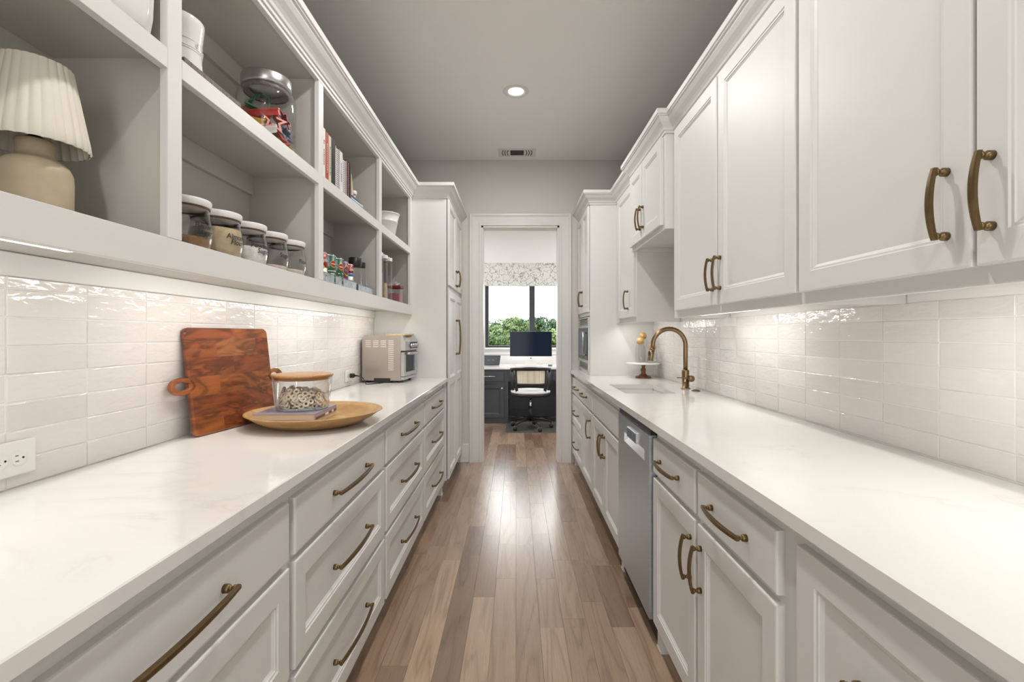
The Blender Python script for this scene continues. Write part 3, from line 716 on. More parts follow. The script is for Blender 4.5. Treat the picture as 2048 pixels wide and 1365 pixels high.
# ------------------------------------------------------------------ outlets
def outlet(y0, z0, label, plug=False):
    W, Hh = .122, .080; x = WL+.0005
    t = thing('outlet', label, 'outlet', (x, y0+W/2, z0), 'wall outlets')
    b = MB(); b.box(x, y0, z0, x+.007, y0+W, z0+Hh, .003); obj('cover_plate', b, 'plate_white', t)
    for k in (-1, 1):
        cy, cz = y0+W/2+k*.0195, z0+Hh/2
        b = MB(); b.prism(roundrect(.030, .033, .0135, 6, cy, cz), lambda u, v, h: (x+h, u, v), .0068, .0088); r = obj('receptacle', b, 'white_gloss', t)
        b = MB()
        for dz, l in ((.0062, .0066), (-.0062, .0080)): b.box(x+.0088, cy-.009, cz+dz-.0009, x+.0092, cy-.009+l, cz+dz+.0009)
        obj('slot', b, 'ink', r)
        b = MB(); b.prism(ellipse(.0026, .0026, cy+.0085, cz, 10), lambda u, v, h: (x+h, u, v), .0087, .0092); obj('ground_hole', b, 'ink', r)
    b = MB(); b.prism(ellipse(.0025, .0025, y0+W/2, z0+Hh/2, 10), lambda u, v, h: (x+h, u, v), .0068, .0078); obj('screw', b, 'plate_white', t)
outlet(1.0165, .964, 'white wall outlet at the left edge above the worktop')
outlet(3.205, .966, 'white wall outlet behind the toaster oven cord')
# cord of the toaster oven
c = thing('power_cord', 'black power cord plugged into the wall by the toaster oven', 'cord', (-1.12, 3.3, 1.0))
b = MB(); b.box(WL+.010, 3.265, .990, WL+.040, 3.300, 1.020, .005); b.tube([(WL+.038, 3.282, 1.005), (WL+.060, 3.285, 1.004)], .006); obj('plug', b, 'black', c)
b = MB(); b.tube([(WL+.055, 3.285, 1.004), (WL+.085, 3.30, .995), (WL+.098, 3.32, .965), (WL+.10, 3.34, .942), (WL+.12, 3.37, .9395), (WL+.17, 3.42, .9395), (WL+.20, 3.49, .9395), (WL+.18, 3.56, .945)], .0035, 8); obj('wire', b, 'black', c)

# ------------------------------------------------------------------ toaster oven
O = thing('toaster_oven', 'stainless toaster oven with side louvres on the left worktop', 'toaster oven', (-.965, 3.650, CT), rotz=-.075, local=True)
w2, d2, hb, ht = .165, .150, .016, .346
b = MB(); prof = [(-d2, hb), (d2-.012, hb), (d2-.012, ht-.004), (d2-.016, ht), (-d2+.02, ht), (-d2, ht-.02)]
b.prism(prof, lambda x, z, y: (x, y, z), -w2, w2); obj('body', b, 'steel_w', O)
b = MB(); b.prism([(d2-.012, .235), (d2+.022, .235), (d2+.022, .300), (d2-.002, ht-.001), (d2-.012, ht-.001)], lambda x, z, y: (x, y, z), -w2+.002, w2-.002); cp = obj('control_panel', b, 'steel', O)
b = MB(); b.box(d2+.021, -.045, .248, d2+.0235, .145, .296, .001); obj('display', b, 'black_gloss', cp)
for y in (-.02, .03, .08, .125):
    b = MB(); b.lathe([(0, .036), (.013, .036), (.015, .022)], 16, (d2, y, .270), 'x'); obj('knob', b, 'steel', cp)
b = MB(); b.box(d2-.012, -w2+.004, .225, d2+.010, w2-.004, .236); obj('seam', b, 'black', O)
b = MB(); dz0, dz1 = .045, .224
for (y0, y1, z0, z1) in ((-w2+.006, -w2+.045, dz0, dz1), (w2-.045, w2-.006, dz0, dz1), (-w2+.045, w2-.045, dz0, dz0+.030), (-w2+.045, w2-.045, dz1-.022, dz1)): b.box(d2-.012, y0, z0, d2+.014, y1, z1, .001)
dr = obj('door', b, 'steel', O)
b = MB(); b.box(d2-.010, -w2+.045, dz0+.03, d2+.006, w2-.045, dz1-.022); obj('door_glass', b, 'black_gloss', dr)
b = MB(); b.tube([(d2+.014, -.12, .212), (d2+.040, -.115, .212), (d2+.050, -.08, .212), (d2+.052, 0, .212), (d2+.050, .08, .212), (d2+.040, .115, .212), (d2+.014, .12, .212)], .009, 10); obj('handle', b, 'steel', dr)
b = MB(); b.box(d2-.012, -w2+.006, hb+.004, d2+.010, w2-.006, dz0-.004, .001); obj('crumb_tray', b, 'steel', O)
for x, y in ((-.11, -.13), (-.11, .13), (.115, -.13), (.115, .13)):
    b = MB(); b.lathe([(0, 0), (.012, 0), (.016, hb+.002), (0, hb+.002)], 14, (x, y, 0)); obj('foot', b, 'black', O)
b = MB(); b.box(-.062, -w2-.004, .002, .062, -w2+.02, .034, .003); obj('base_grip', b, 'black', O)
b = MB(); b.box(-.035, -w2-.0052, .010, .050, -w2-.004, .026, .0005); obj('base_slot', b, 'dark_gap', O)
lm = MB(); lm.box(-.020, -.0018, -.0028, .020, .001, .0028, .0008); lme = mesh_of('louvre', lm, 'steel_light')
def lz(k): return ht-.040-.0141*k
for xc in (-.105, -.048, .009):
    for k in range(4): inst('louvre', lme, (xc, -w2, lz(k)), O)
for k in range(16): inst('louvre', lme, (.066, -w2, lz(k)), O)
b = MB(); b.prism(roundrect(.185, .20, .02, 5), lambda u, v, h: (u, v, h), 0, .011); single('serving_board', b, 'lt_board', 'pale wooden board lying on the toaster oven', 'board', (-.888, 3.64, CT+ht+.0005))

# ------------------------------------------------------------------ acacia chopping board leaning on the tiles
bl, br_ = Vector((-1.096, 1.622)), Vector((-1.030, 2.036)); ang = math.atan2(-(br_-bl).x, (br_-bl).y)
CB = thing('chopping_board', 'reddish acacia chopping board with two loop handles leaning on the tiles', 'chopping board', ((bl.x+br_.x)/2, (bl.y+br_.y)/2, CT+.001), local=True)
CB.rotation_euler = (0, -R_(6.9), ang)
bw, bh, bt = .420, .378, .019
b = MB(); pol = roundrect(bw, bh, .022, 6, 0, bh/2); pin = roundrect(bw-.010, bh-.010, .018, 6, 0, bh/2)
n = len(pol)
vs = [(-bt/2, u, v) for u, v in pin]+[(-bt/2+.005, u, v) for u, v in pol]+[(bt/2-.005, u, v) for u, v in pol]+[(bt/2, u, v) for u, v in pin]
fs = [(k*n+i, k*n+(i+1) % n, (k+1)*n+(i+1) % n, (k+1)*n+i) for k in range(3) for i in range(n)]+[tuple(range(n))[::-1], tuple(range(3*n, 4*n))]
b.add(vs, fs); obj('slab', b, 'acacia', CB)
def loop_handle(sy):
    b = MB(); cy, cz, L, W = sy*(bw/2+.026), .178, .078, .044; path = []
    for i in range(28):
        a = 2*PI*i/28; path.append((cy+sy*math.cos(a)*L/2*(1 if math.cos(a) > 0 else 1.15), cz+math.sin(a)*W/2*(1-.18*(math.cos(a) < 0)*abs(math.cos(a)))))
    pr = [(-.008, -bt/2+.003), (-.005, -bt/2), (.005, -bt/2), (.008, -bt/2+.003), (.008, bt/2-.003), (.005, bt/2), (-.005, bt/2), (-.008, bt/2-.003)]
    b.sweep(path, pr, lambda u, v, h: (h, u, v), 1, True); obj('handle', b, 'acacia', CB)
loop_handle(-1); loop_handle(1)

# ------------------------------------------------------------------ wooden tray, book, glass box of rings
bx, by = -.793, 1.893
b = MB(); b.lathe([(0, .0), (.14, .0), (.170, .005), (.215, .026), (.248, .049), (.254, .051), (.252, .054), (.244, .053), (.222, .032), (.190, .013), (.15, .010), (0, .010)], 64)
tr = single('wooden_tray', b, 'bowl_wood', 'round wooden dish with book and glass box on it', 'tray', (bx, by, CT+.0005)); tr.scale = (1.0, 1.0, 1.0)
BZ = CT+.0108
def flat_book(loc, w_, d_, h_, rz, cover, page, label, group=None, spine_print=None):
    t = thing('book', label, 'book', loc, group, rz, True)
    b = MB(); b.box(-w_/2+.003, -d_/2+.003, .003, w_/2-.003, d_/2-.003, h_-.003); obj('pages', b, page, t)
    b = MB(); b.box(-w_/2, -d_/2, 0, w_/2, d_/2, .003, .0008); b.box(-w_/2, -d_/2, h_-.003, w_/2, d_/2, h_, .0008); b.box(w_/2-.003, -d_/2, .003, w_/2, d_/2, h_-.003); obj('cover', b, cover, t)
    if spine_print:
        for k, (m_, a0, a1, z0, z1) in enumerate(spine_print):
            b = MB(); b.box(w_/2, a0, z0, w_/2+.0006, a1, z1); obj('spine_print', b, m_, t)
    return t
# a worn book, lying aslant across the dish
flat_book((-.872, 1.928, BZ+.0005), .205, .235, .016, R_(2), 'cream', 'paper', 'thin tan book at the bottom of the wooden dish', None)
bk = flat_book((-.880, 1.920, BZ+.017), .232, .250, .026, R_(3), 'lav', 'paper', 'worn hardback with greyish cover under the glass box', None,
          [('brown', -.118, -.02, .002, .011), ('white_i', -.015, .02, .003, .010), ('brown', .03, .06, .002, .011), ('white_i', .065, .085, .003, .010), ('brown', .09, .118, .002, .011)])
GZ = BZ+.0435
gx, gy = -.862, 1.930
gb = thing('glass_box', 'clear glass box with wooden lid on the stacked books', 'container', (gx, gy, GZ), local=True)
b = MB(); b.lathe([(0, .0), (.092, 0), (.098, .006), (.101, .012), (.112, .128), (.1095, .128), (.0985, .014), (0, .010)], 56); obj('glass', b, 'glass', gb)
b = MB(); b.lathe([(0, .0004), (.094, .0004), (.0985, .009), (0, .0095)], 56); obj('glass_base', b, 'glass_thick', gb)
b = MB(); b.lathe([(0, .118), (.104, .118), (.1075, .121), (.1075, .129), (.115, .130), (.1165, .135), (.115, .1395), (.110, .141), (0, .141)], 56); obj('lid', b, 'lid_wood', gb)
rb = MB(); nR, nr = 12, 6; vs = [((.0090+.0044*math.cos(2*PI*j/nr))*math.cos(2*PI*i/nR), (.0090+.0044*math.cos(2*PI*j/nr))*math.sin(2*PI*i/nR), .0042*math.sin(2*PI*j/nr)) for i in range(nR) for j in range(nr)]
rb.add(vs, [(i*nr+j, ((i+1) % nR)*nr+j, ((i+1) % nR)*nr+(j+1) % nr, i*nr+(j+1) % nr) for i in range(nR) for j in range(nr)], True); rme = mesh_of('ring_biscuit', rb, 'ring')
rg = random.Random(3)
lab_r = 'small pale ring biscuit heaped in the glass box'
for lay in range(7):
    z = .0165+lay*.0102; pts = []; tries = 0; cap = 34 if lay < 5 else (22 if lay == 5 else 10)
    while len(pts) < cap and tries < 1500:
        tries += 1; r = (.0835+.0006*lay)*math.sqrt(rg.random()); a = rg.random()*2*PI; p = (r*math.cos(a), r*math.sin(a))
        if all((p[0]-q[0])**2+(p[1]-q[1])**2 > .0205**2 for q in pts): pts.append(p)
    for p in pts:
        rr0 = math.hypot(*p); tilt = rg.uniform(.0, .6) if rr0 < .068 else rg.uniform(.8, 1.45)
        a = math.atan2(p[1], p[0])+rg.uniform(-.3, .3) if rr0 > .068 else rg.random()*6.28
        o = inst('ring_biscuit', rme, (gx+p[0], gy+p[1], GZ+z+rg.uniform(-.0015, .0015)), None, (0, tilt, a)); tag(o, lab_r, 'biscuit', 'ring biscuits in the glass box')

# ------------------------------------------------------------------ shelf 1: table lamp and white vessel
SZ1, SZ2 = 1.494, 1.980
lx, ly = -1.000, .993
L = thing('table_lamp', 'beige pottery lamp with pleated cream shade on the shelf', 'lamp', (lx, ly, SZ1), local=True)
b = MB(); b.lathe([(0, 0), (.054, 0), (.058, .006), (.060, .05), (.0608, .115), (.0595, .132), (.054, .145), (.044, .155), (.034, .161), (.0305, .166), (.0298, .176), (.031, .188), (.0322, .194), (.030, .197), (.022, .197), (0, .196)], 48); obj('base', b, 'pottery', L)
b = MB(); b.lathe([(0, .196), (.017, .197), (.017, .203), (.011, .205), (.011, .216), (.016, .218), (.016, .252), (0, .254)], 20); obj('socket', b, 'black', L)
b = MB(); b.lathe([(0, .252), (.011, .254), (.019, .276), (.022, .294), (.017, .310), (0, .316)], 20); obj('bulb', b, 'white_gloss', L)
pl = lambda a: .972+.040*abs(math.sin(a*14))**.8
b = MB(); b.lathe([(.086, .184), (.0885, .188), (.086, .208), (.060, .352), (.0588, .354)], 336, mod=pl); b.lathe([(.0835, .185), (.0570, .353)], 336, mod=pl); sh = obj('shade', b, 'shade_cloth', L)
b = MB(); b.tube([(.056*math.cos(2*PI*i/24), .056*math.sin(2*PI*i/24), .345) for i in range(25)], .0015, 6)
for k in range(3): b.tube([(.016*math.cos(2.1*k), .016*math.sin(2.1*k), .252), (.056*math.cos(2.1*k), .056*math.sin(2.1*k), .345)], .0014, 6)
obj('shade_carrier', b, 'brass', sh)
b = MB(); em = lambda a: 1+.010*math.sin(a*14)
b.lathe([(0, 0), (.060, 0), (.066, .006), (.071, .04), (.073, .09), (.075, .15), (.077, .21), (.074, .213), (.070, .21), (.068, .05), (0, .02)], 84, mod=em)
ve = single('white_vessel', b, 'white_gloss', 'white embossed vessel above the lamp, cut by the top edge', 'vase', (-.906, 1.074, SZ2+.0005))

# ------------------------------------------------------------------ shelf 2: crock on a tray, cookie-cutter jar
b = MB(); b.box(-.105, -.125, 0, .105, .125, .006, .001); b.sweep([(-.105, -.125), (.105, -.125), (.105, .125), (-.105, .125)], [(0, 0), (.004, 0), (.004, .017), (0, .017)], lambda x, y, h: (x, y, h), -1, True)
single('flat_tray', b, 'tray_dark', 'thin dark patterned tray under the white crock', 'tray', (-.952, 1.345, SZ2+.0015))
cr = thing('crock', 'glossy white waisted crock on the dark tray', 'crock', (-.938, 1.318, SZ2+.0085), local=True)
b = MB(); b.lathe([(0, 0), (.062, 0), (.066, .006), (.064, .022), (.061, .05), (.0602, .078), (.0602, .098), (.0625, .120), (.0655, .148), (.067, .163), (.0655, .166), (.062, .163), (.056, .09), (.056, .012), (0, .010)], 48); obj('body', b, 'white_gloss', cr)
for z in (.076, .082, .102): 
    b = MB(); b.lathe([(.0600, z-.002), (.0622, z), (.0600, z+.002)], 48); obj('band', b, 'white_gloss', cr)
for k in range(3):
    a = R_(-50+k*45); b = MB(); b.tube([(.0612*math.cos(a), .0612*math.sin(a), .092+.0055*math.cos(2*PI*i/10)) if False else (.0615*math.cos(a+.06*math.sin(2*PI*i/10)), .0615*math.sin(a+.06*math.sin(2*PI*i/10)), .092+.006*math.cos(2*PI*i/10)) for i in range(11)], .0012, 6); obj('emblem', b, 'white_gloss', cr)
jx, jy = -.952, 1.822
J = thing('cookie_cutter_jar', 'large glass jar with steel lid full of cookie cutters', 'jar', (jx, jy, SZ2+.0005), local=True)
b = MB(); b.lathe([(0, 0), (.094, 0), (.101, .008), (.103, .02), (.103, .195), (.099, .217), (.088, .233), (.080, .238), (.080, .246), (.078, .246), (.078, .237), (.086, .231), (.0965, .216), (.1005, .195), (.1005, .022), (.09, .010), (0, .010)], 56); obj('glass', b, 'glass', J)
b = MB(); b.lathe([(0, .240), (.082, .240), (.086, .243), (.087, .248), (.087, .278), (.084, .283), (0, .285)], 56); ld = obj('lid', b, 'steel', J)
b = MB(); b.lathe([(.076, .222), (.078, .222), (.078, .241), (.062, .241), (.060, .236), (.076, .226)], 48); obj('seal', b, 'tray_dark', J); MATS['tray_dark']
def star(n, r0, r1): return [((r0 if i % 2 == 0 else r1)*math.cos(PI*i/n+PI/2), (r0 if i % 2 == 0 else r1)*math.sin(PI*i/n+PI/2)) for i in range(2*n)]
def flower(n, r0, k): return [((r0*(1+k*math.cos(n*a)))*math.cos(a), (r0*(1+k*math.cos(n*a)))*math.sin(a)) for a in [2*PI*i/40 for i in range(40)]]
def heart(s_): return [(s_*.062*16*math.sin(a)**3, s_*.062*(13*math.cos(a)-5*math.cos(2*a)-2*math.cos(3*a)-math.cos(4*a))) for a in [2*PI*i/30 for i in range(30)]]
def bell(s_): return [(s_*x, s_*y) for x, y in ((-1, -.8), (1, -.8), (.95, -.5), (.65, -.2), (.55, .4), (.3, .8), (0, .9), (-.3, .8), (-.55, .4), (-.65, -.2), (-.95, -.5))]
cut = [  # outline, colour, position in jar, euler, label
 (star(5, .040, .018), 'orange_red', (.045, -.035, .092), (1.35, .1, .75), 'orange-red star cookie cutter'),
 (flower(6, .032, .26), 'red2', (.050, .028, .122), (1.35, 0, 1.45), 'dark red flower cookie cutter'),
 (bell(.042), 'green', (-.005, -.035, .162), (1.25, .3, .55), 'dark green bell cookie cutter at the top'),
 (ellipse(.054, .026), 'red', (.012, -.048, .124), (.35, -.22, .35), 'long red oval cookie cutter'),
 (heart(.044), 'coral', (-.055, -.040, .118), (1.2, .3, -.35), 'coral heart cookie cutter'),
 (ellipse(.034, .026), 'yellow', (-.012, -.058, .092), (.5, .2, .2), 'yellow oval cookie cutter'),
 (star(6, .034, .020), 'slate', (.066, .010, .066), (1.3, .3, 1.2), 'grey-blue six-point cookie cutter'),
 (ellipse(.030, .018), 'white_i', (.036, -.058, .060), (.6, -.3, .6), 'white oval cookie cutter'),
 (heart(.042), 'red2', (-.002, -.062, .064), (1.1, .2, .2), 'dark red heart cookie cutter'),
 (bell(.036), 'red', (.052, -.030, .030), (1.1, -.2, .8), 'red bell cookie cutter near the bottom'),
 (ellipse(.036, .024), 'yellow', (.062, .022, .022), (.9, .2, 1.3), 'yellow oval cookie cutter near the bottom'),
 (star(5, .036, .017), 'navy', (.0, .0, .070), (.3, .2, .0), 'navy star cookie cutter in the middle'),
 (flower(5, .034, .2), 'teal', (-.035, .03, .09), (.8, .2, .3), 'dark teal flower cookie cutter at the back'),
 (star(4, .036, .020), 'red', (-.01, .055, .06), (1.2, 0, .2), 'red four-point cookie cutter at the back'),
 (ellipse(.04, .03), 'purple', (-.03, -.01, .028), (.2, .1, 0), 'purple oval cookie cutter at the base')]
for ol, m_, p_, e_, lb in cut:
    b = MB(); P2 = [Vector(q) for q in ol]; area2 = sum(P2[i].x*P2[(i+1) % len(P2)].y-P2[(i+1) % len(P2)].x*P2[i].y for i in range(len(P2)))
    b.sweep(ol, [(-.0030, .006), (.0042, .006), (.0042, .012), (-.0030, .012)], lambda x, y, h: (x, y, h), 1 if area2 > 0 else -1, True)
    b.sweep(ol, [(-.0010, -.012), (.0010, -.012), (.0010, .009), (-.0010, .009)], lambda x, y, h: (x, y, h), 1 if area2 > 0 else -1, True)
    single('cookie_cutter', b, m_, lb+' in the glass jar', 'cookie cutter', (jx+p_[0]*.92, jy+p_[1]*.92, SZ2+p_[2]+.012), 'cookie cutters in the jar', e_)

# ------------------------------------------------------------------ shelf 2: five labelled jars
JP = [(0, .0), (.046, 0), (.056, .006), (.068, .030), (.0745, .060), (.0755, .078), (.0737, .098), (.0700, .119), (.0670, .132), (.0662, .140), (.0662, .148)]
def jr(z):
    for (r0, z0), (r1, z1) in zip(JP[1:-1], JP[2:]):
        if z0 <= z <= z1: return r0+(r1-r0)*(z-z0)/(z1-z0)
    return JP[-1][0]
jgl = MB(); jgl.lathe(JP+[(.0645, .148), (.0645, .140), (.0653, .132), (.0682, .118), (.0719, .097), (.0736, .078), (.0727, .061), (.0662, .031), (.0545, .009), (0, .007)], 44); jgm = mesh_of('glass', jgl, 'glass')
jl = MB(); jl.lathe([(0, .149), (.0668, .149), (.0685, .1495), (.0695, .151), (.0712, .160), (.0716, .1665), (.0700, .169), (.03, .1695), (0, .1695)], 44); jlm = mesh_of('lid', jl, 'white_plastic')
js = MB(); js.lathe([(.0660, .1435), (.0671, .1440), (.0671, .1485), (.0660, .149)], 44); jsm = mesh_of('seal', js, 'brown')
for k, (lines, m_, fz, col) in enumerate((('Brown|Sugar', 'f_brown', .062, 'brown sugar'), ('Almond|Flour', 'f_almond', .118, 'almond flour'), ('Powdered|Sugar', 'f_white', .088, 'powdered sugar'), ('Sugar', 'f_sugar', .048, 'white sugar'), ('Flour', 'f_flour', .052, 'flour'))):
    y = 1.332+.1515*k; x = -.932
    t = thing('storage_jar', 'round glass jar of %s with white lid, label %s' % (col, lines.replace('|', ' ')), 'jar', (x, y, SZ1+.0005), 'labelled jars on the shelf', 0, True)
    inst('glass', jgm, (0, 0, 0), t); inst('lid', jlm, (0, 0, 0), t); inst('seal', jsm, (0, 0, 0), t)
    pr = [(0, .0085)]+[(jr(.0085+(fz-.0085)*i/7)-.0030, .0085+(fz-.0085)*i/7) for i in range(8)]; rt_ = pr[-1][0]
    pr += [(rt_*.7, fz+.004), (rt_*.35, fz-.002), (0, fz+.003)]
    b = MB(); b.lathe(pr, 40); obj('contents', b, m_, t)
    for q, s_ in enumerate(lines.split('|')):
        tm = text_mesh(s_, .0225, .18, 'CENTER', .0003); z0 = .092-.017*q if '|' in lines else .086
        obj('lettering', wrap(tm, lambda z: jr(z)+.0012, R_(-10), z0), 'ink', t, fixn=False)

# ------------------------------------------------------------------ shelf 3: cookbooks
def standing_book(y0, y1, h, depth, cover, label, xs=-.868, spiral=False, title=None, page='paper_white', tcol='ink'):
    t = thing('book', label, 'book', (xs, (y0+y1)/2, SZ2+.0005), 'cookbooks on the shelf')
    z0, z1 = SZ2+.0005, SZ2+.0005+h
    b = MB(); b.box(xs-depth, y0+.0008, z0, xs, y0+.0028, z1, .0006); b.box(xs-depth, y1-.0028, z0, xs, y1-.0008, z1, .0006)
    if not spiral: b.box(xs-.003, y0+.0008, z0, xs, y1-.0008, z1, .0008)
    obj('cover', b, cover, t)
    b = MB(); b.box(xs-depth+.004, y0+.0029, z0+.004, xs-.004, y1-.0029, z1-.004); obj('pages', b, page, t)
    if spiral:
        b = MB(); n = int(h/.0095)
        for i in range(n):
            zz = z0+.008+(h-.016)*i/(n-1); r = (y1-y0)/2-.001
            b.tube([(xs-.004+.007*math.cos(a), (y0+y1)/2+r*math.sin(a), zz) for a in [2*PI*j/10 for j in range(11)]], .0011, 4, False)
        obj('coil', b, 'black' if cover != 'white_i' else 'slate', t)
    if title:
        tm = marks(len(title), min(.017, (y1-y0)*.7)); o2 = MB(); o2.f = tm.f; o2.sm = [False]*len(tm.f)
        o2.v = [(xs+.0006, (y0+y1)/2+v, z0+h*.52-u) for u, v, _ in tm.v]; obj('lettering', o2, tcol, t, fixn=False)
standing_book(2.095, 2.142, .240, .21, 'white_i', 'white cookbook at the left end of the row', title=None)
standing_book(2.143, 2.176, .242, .21, 'white_i', 'white cookbook with red lettering beside the red one', title='x'*12, tcol='red')
standing_book(2.177, 2.211, .236, .21, 'orange_red', 'red cookbook in the row of books', title='x'*14, tcol='cream')
standing_book(2.212, 2.245, .234, .20, 'cream', 'cream cookbook between the red and black books', title='x'*14, tcol='slate')
standing_book(2.246, 2.294, .235, .21, 'black', 'black binder in the row of cookbooks')
standing_book(2.300, 2.350, .218, .19, 'white_i', 'white spiral-bound cookbook beside the black binder', spiral=True)
standing_book(2.352, 2.392, .216, .185, 'white_i', 'white cookbook with tall blue title between spiral ones', title='x'*9, tcol='blue')
standing_book(2.394, 2.440, .194, .17, 'white_i', 'white spiral notebook beside the dark red one', spiral=True)
standing_book(2.442, 2.468, .204, .17, 'red2', 'dark red spiral notebook in the row', spiral=True)
standing_book(2.470, 2.494, .205, .17, 'black', 'black spiral notebook in the row', spiral=True)
standing_book(2.496, 2.516, .198, .17, 'brown', 'thin brown book at the right end of the row')
# stack of flat books, a card and a small jar
flat_book((-.948, 2.635, SZ2+.0005), .155, .235, .016, 0, 'orange', 'paper_white', 'orange book at the bottom of the flat stack', 'flat stack of books on the shelf')
flat_book((-.950, 2.633, SZ2+.0170), .150, .225, .017, .03, 'lblue', 'paper_white', 'light blue book second in the flat stack', 'flat stack of books on the shelf')
flat_book((-.952, 2.622, SZ2+.0345), .150, .22, .010, -.03, 'white_i', 'paper_white', 'thin white book third in the flat stack', 'flat stack of books on the shelf')
flat_book((-.955, 2.620, SZ2+.0450), .145, .21, .012, .02, 'navy', 'paper_white', 'dark blue book on top of the flat stack', 'flat stack of books on the shelf')
cdx = thing('recipe_card', 'cream recipe card with red picture leaning on the flat books', 'card', (-.905, 2.545, SZ2+.058), local=True); cdx.rotation_euler = (0, -.15, -.75)
b = MB(); b.box(-.002, -.040, 0, .002, .040, .120, .0005); obj('card', b, 'cream', cdx)
b = MB(); b.prism(ellipse(.012, .022, -.012, .045, 14), lambda u, v, h: (h, u, v), .0018, .0026); obj('picture', b, 'red', cdx)
tm = marks(6, .012); o2 = MB(); o2.f = tm.f; o2.sm = [False]*len(tm.f); o2.v = [(.0024, u+.004, v+.085) for u, v, _ in tm.v]; obj('lettering', o2, 'ink', cdx, fixn=False)
sj = thing('small_jar', 'small lilac jar with white lid on the flat books', 'jar', (-.930, 2.690, SZ2+.0575), local=True)
b = MB(); b.lathe([(0, 0), (.020, 0), (.027, .006), (.028, .036), (0, .037)], 28); obj('body', b, 'lav', sj)
b = MB(); b.lathe([(0, .037), (.031, .037), (.032, .040), (.032, .056), (.030, .058), (0, .058)], 28); obj('lid', b, 'white_plastic', sj)

# ------------------------------------------------------------------ shelf 3 lower: galvanised bins, cans, bottles
def bin_(x0, x1, y0, y1, h, label):
    b = MB(); b.box(x0, y0, 0, x1, y1, .002); t_ = .0022
    b.box(x0, y0, .002, x1, y0+t_, h); b.box(x0, y1-t_, .002, x1, y1, h); b.box(x0, y0+t_, .002, x0+t_, y1-t_, h); b.box(x1-t_, y0+t_, .002, x1, y1-t_, h)
    b.tube([(x0, y0, h), (x1, y0, h), (x1, y1, h), (x0, y1, h), (x0, y0, h)], .0022, 6)
    single('metal_bin', b, 'galv', label, 'bin', (0, 0, SZ1+.0005), 'galvanised bins on the shelf')
bin_(-1.09, -.865, 2.098, 2.588, .076, 'galvanised bin holding the food cans')
bin_(-1.09, -.865, 2.622, 2.890, .070, 'galvanised bin holding the black-capped bottles')
CZ = SZ1+.0032
def can(x, y, r, h, bands, label, prints, group='food cans in the bin'):
    t = thing('food_can', label, 'can', (x, y, CZ), group, 0, True)
    b = MB(); b.lathe([(0, .002), (r-.002, .002), (r-.002, 0), (r, .001), (r, .005), (r-.001, .006), (r-.001, h-.006), (r, h-.005), (r, h), (r-.002, h), (r-.002, h-.003), (0, h-.003)], 36); obj('tin', b, 'chrome', t)
    for m_, z0, z1 in bands:
        b = MB(); b.lathe([(r-.0005, z0), (r+.0003, z0), (r+.0003, z1), (r-.0005, z1)], 36); obj('label_band', b, m_, t)
    for kind, m_, az, z, a_, b_ in prints:
        if kind == 'marks': o_ = wrap(marks(a_, b_), r+.0010, az, z)
        elif kind == 'text': o_ = wrap(text_mesh(a_, b_, .2, 'CENTER', .0004), r+.0010, az, z)
        elif kind == 'oval':
            q = MB(); n = 20; q.add([(0, 0, 0)]+[(a_*math.cos(2*PI*i/n), b_*math.sin(2*PI*i/n), 0) for i in range(n)], [(0, 1+i, 1+(i+1) % n) for i in range(n)]); o_ = wrap(q, r+.0006, az, z)
        elif kind == 'oval2':
            q = MB(); n = 20; q.add([(0, 0, 0)]+[(a_*math.cos(2*PI*i/n), b_*math.sin(2*PI*i/n), 0) for i in range(n)], [(0, 1+i, 1+(i+1) % n) for i in range(n)]); o_ = wrap(q, r+.0008, az, z)
        else: o_ = wrap(grid_patch(-a_/2, a_/2, -b_/2, b_/2), r+.0005, az, z)
        obj('lettering' if kind == 'text' else 'print', o_, m_, t, fixn=False)
    return t
A = R_
h_ = .166
can(-.905, 2.180, .040, h_, [('red', .095, h_-.006), ('white_i', .006, .095)], 'red and white soup can at the left of the row',
    [('text', 'white_i', A(-24), .130, "Campbell's", .024), ('text', 'red2', A(-20), .062, 'Tomato', .016), ('oval', 'yellow', A(-30), .097, .007, .007)])
def veg(x, y, label, l1, patchm, l2):
    can(x, y, .041, h_+.003, [('green', .006, h_-.003)], label,
        [('patch', 'lblue', A(-72), .145, .030, .028), ('oval', 'yellow', A(-20), .126, .020, .017), ('oval2', 'red', A(-20), .126, .017, .014), ('text', 'white_i', A(-20), .126, 'Del Monte', .0065),
         ('marks', 'white_i', A(-22), .092, len(l1), .010), ('marks', 'white_i', A(-22), .078, len(l2), .010), ('patch', patchm, A(-78), .085, .016, .11), ('oval', patchm, A(-20), .050, .028, .016)])
veg(-.905, 2.282, 'green vegetable can beside the soup can, green beans picture', 'x'*9, 'ltgreen', 'x'*5)
veg(-.905, 2.384, 'green vegetable can with yellow corn picture', 'x'*6, 'yellow', 'x'*4)
can(-.908, 2.474, .037, h_, [('purple', .006, h_-.006)], 'purple can between the corn can and white can',
    [('oval', 'yellow', A(-15), .120, .022, .028), ('oval2', 'brown', A(-15), .120, .017, .022), ('marks', 'white_i', A(-15), .070, 5, .013), ('oval', 'coral', A(-25), .035, .022, .016)])
can(-.902, 2.556, .029, h_, [('red', .118, h_-.006), ('blue', .100, .118), ('white_i', .006, .100)], 'narrow red, blue and white can at the right of the row',
    [('text', 'white_i', A(-25), .138, 'Spa', .022), ('oval', 'orange', A(-15), .075, .007, .009), ('oval', 'orange_red', A(-15), .045, .006, .009)])
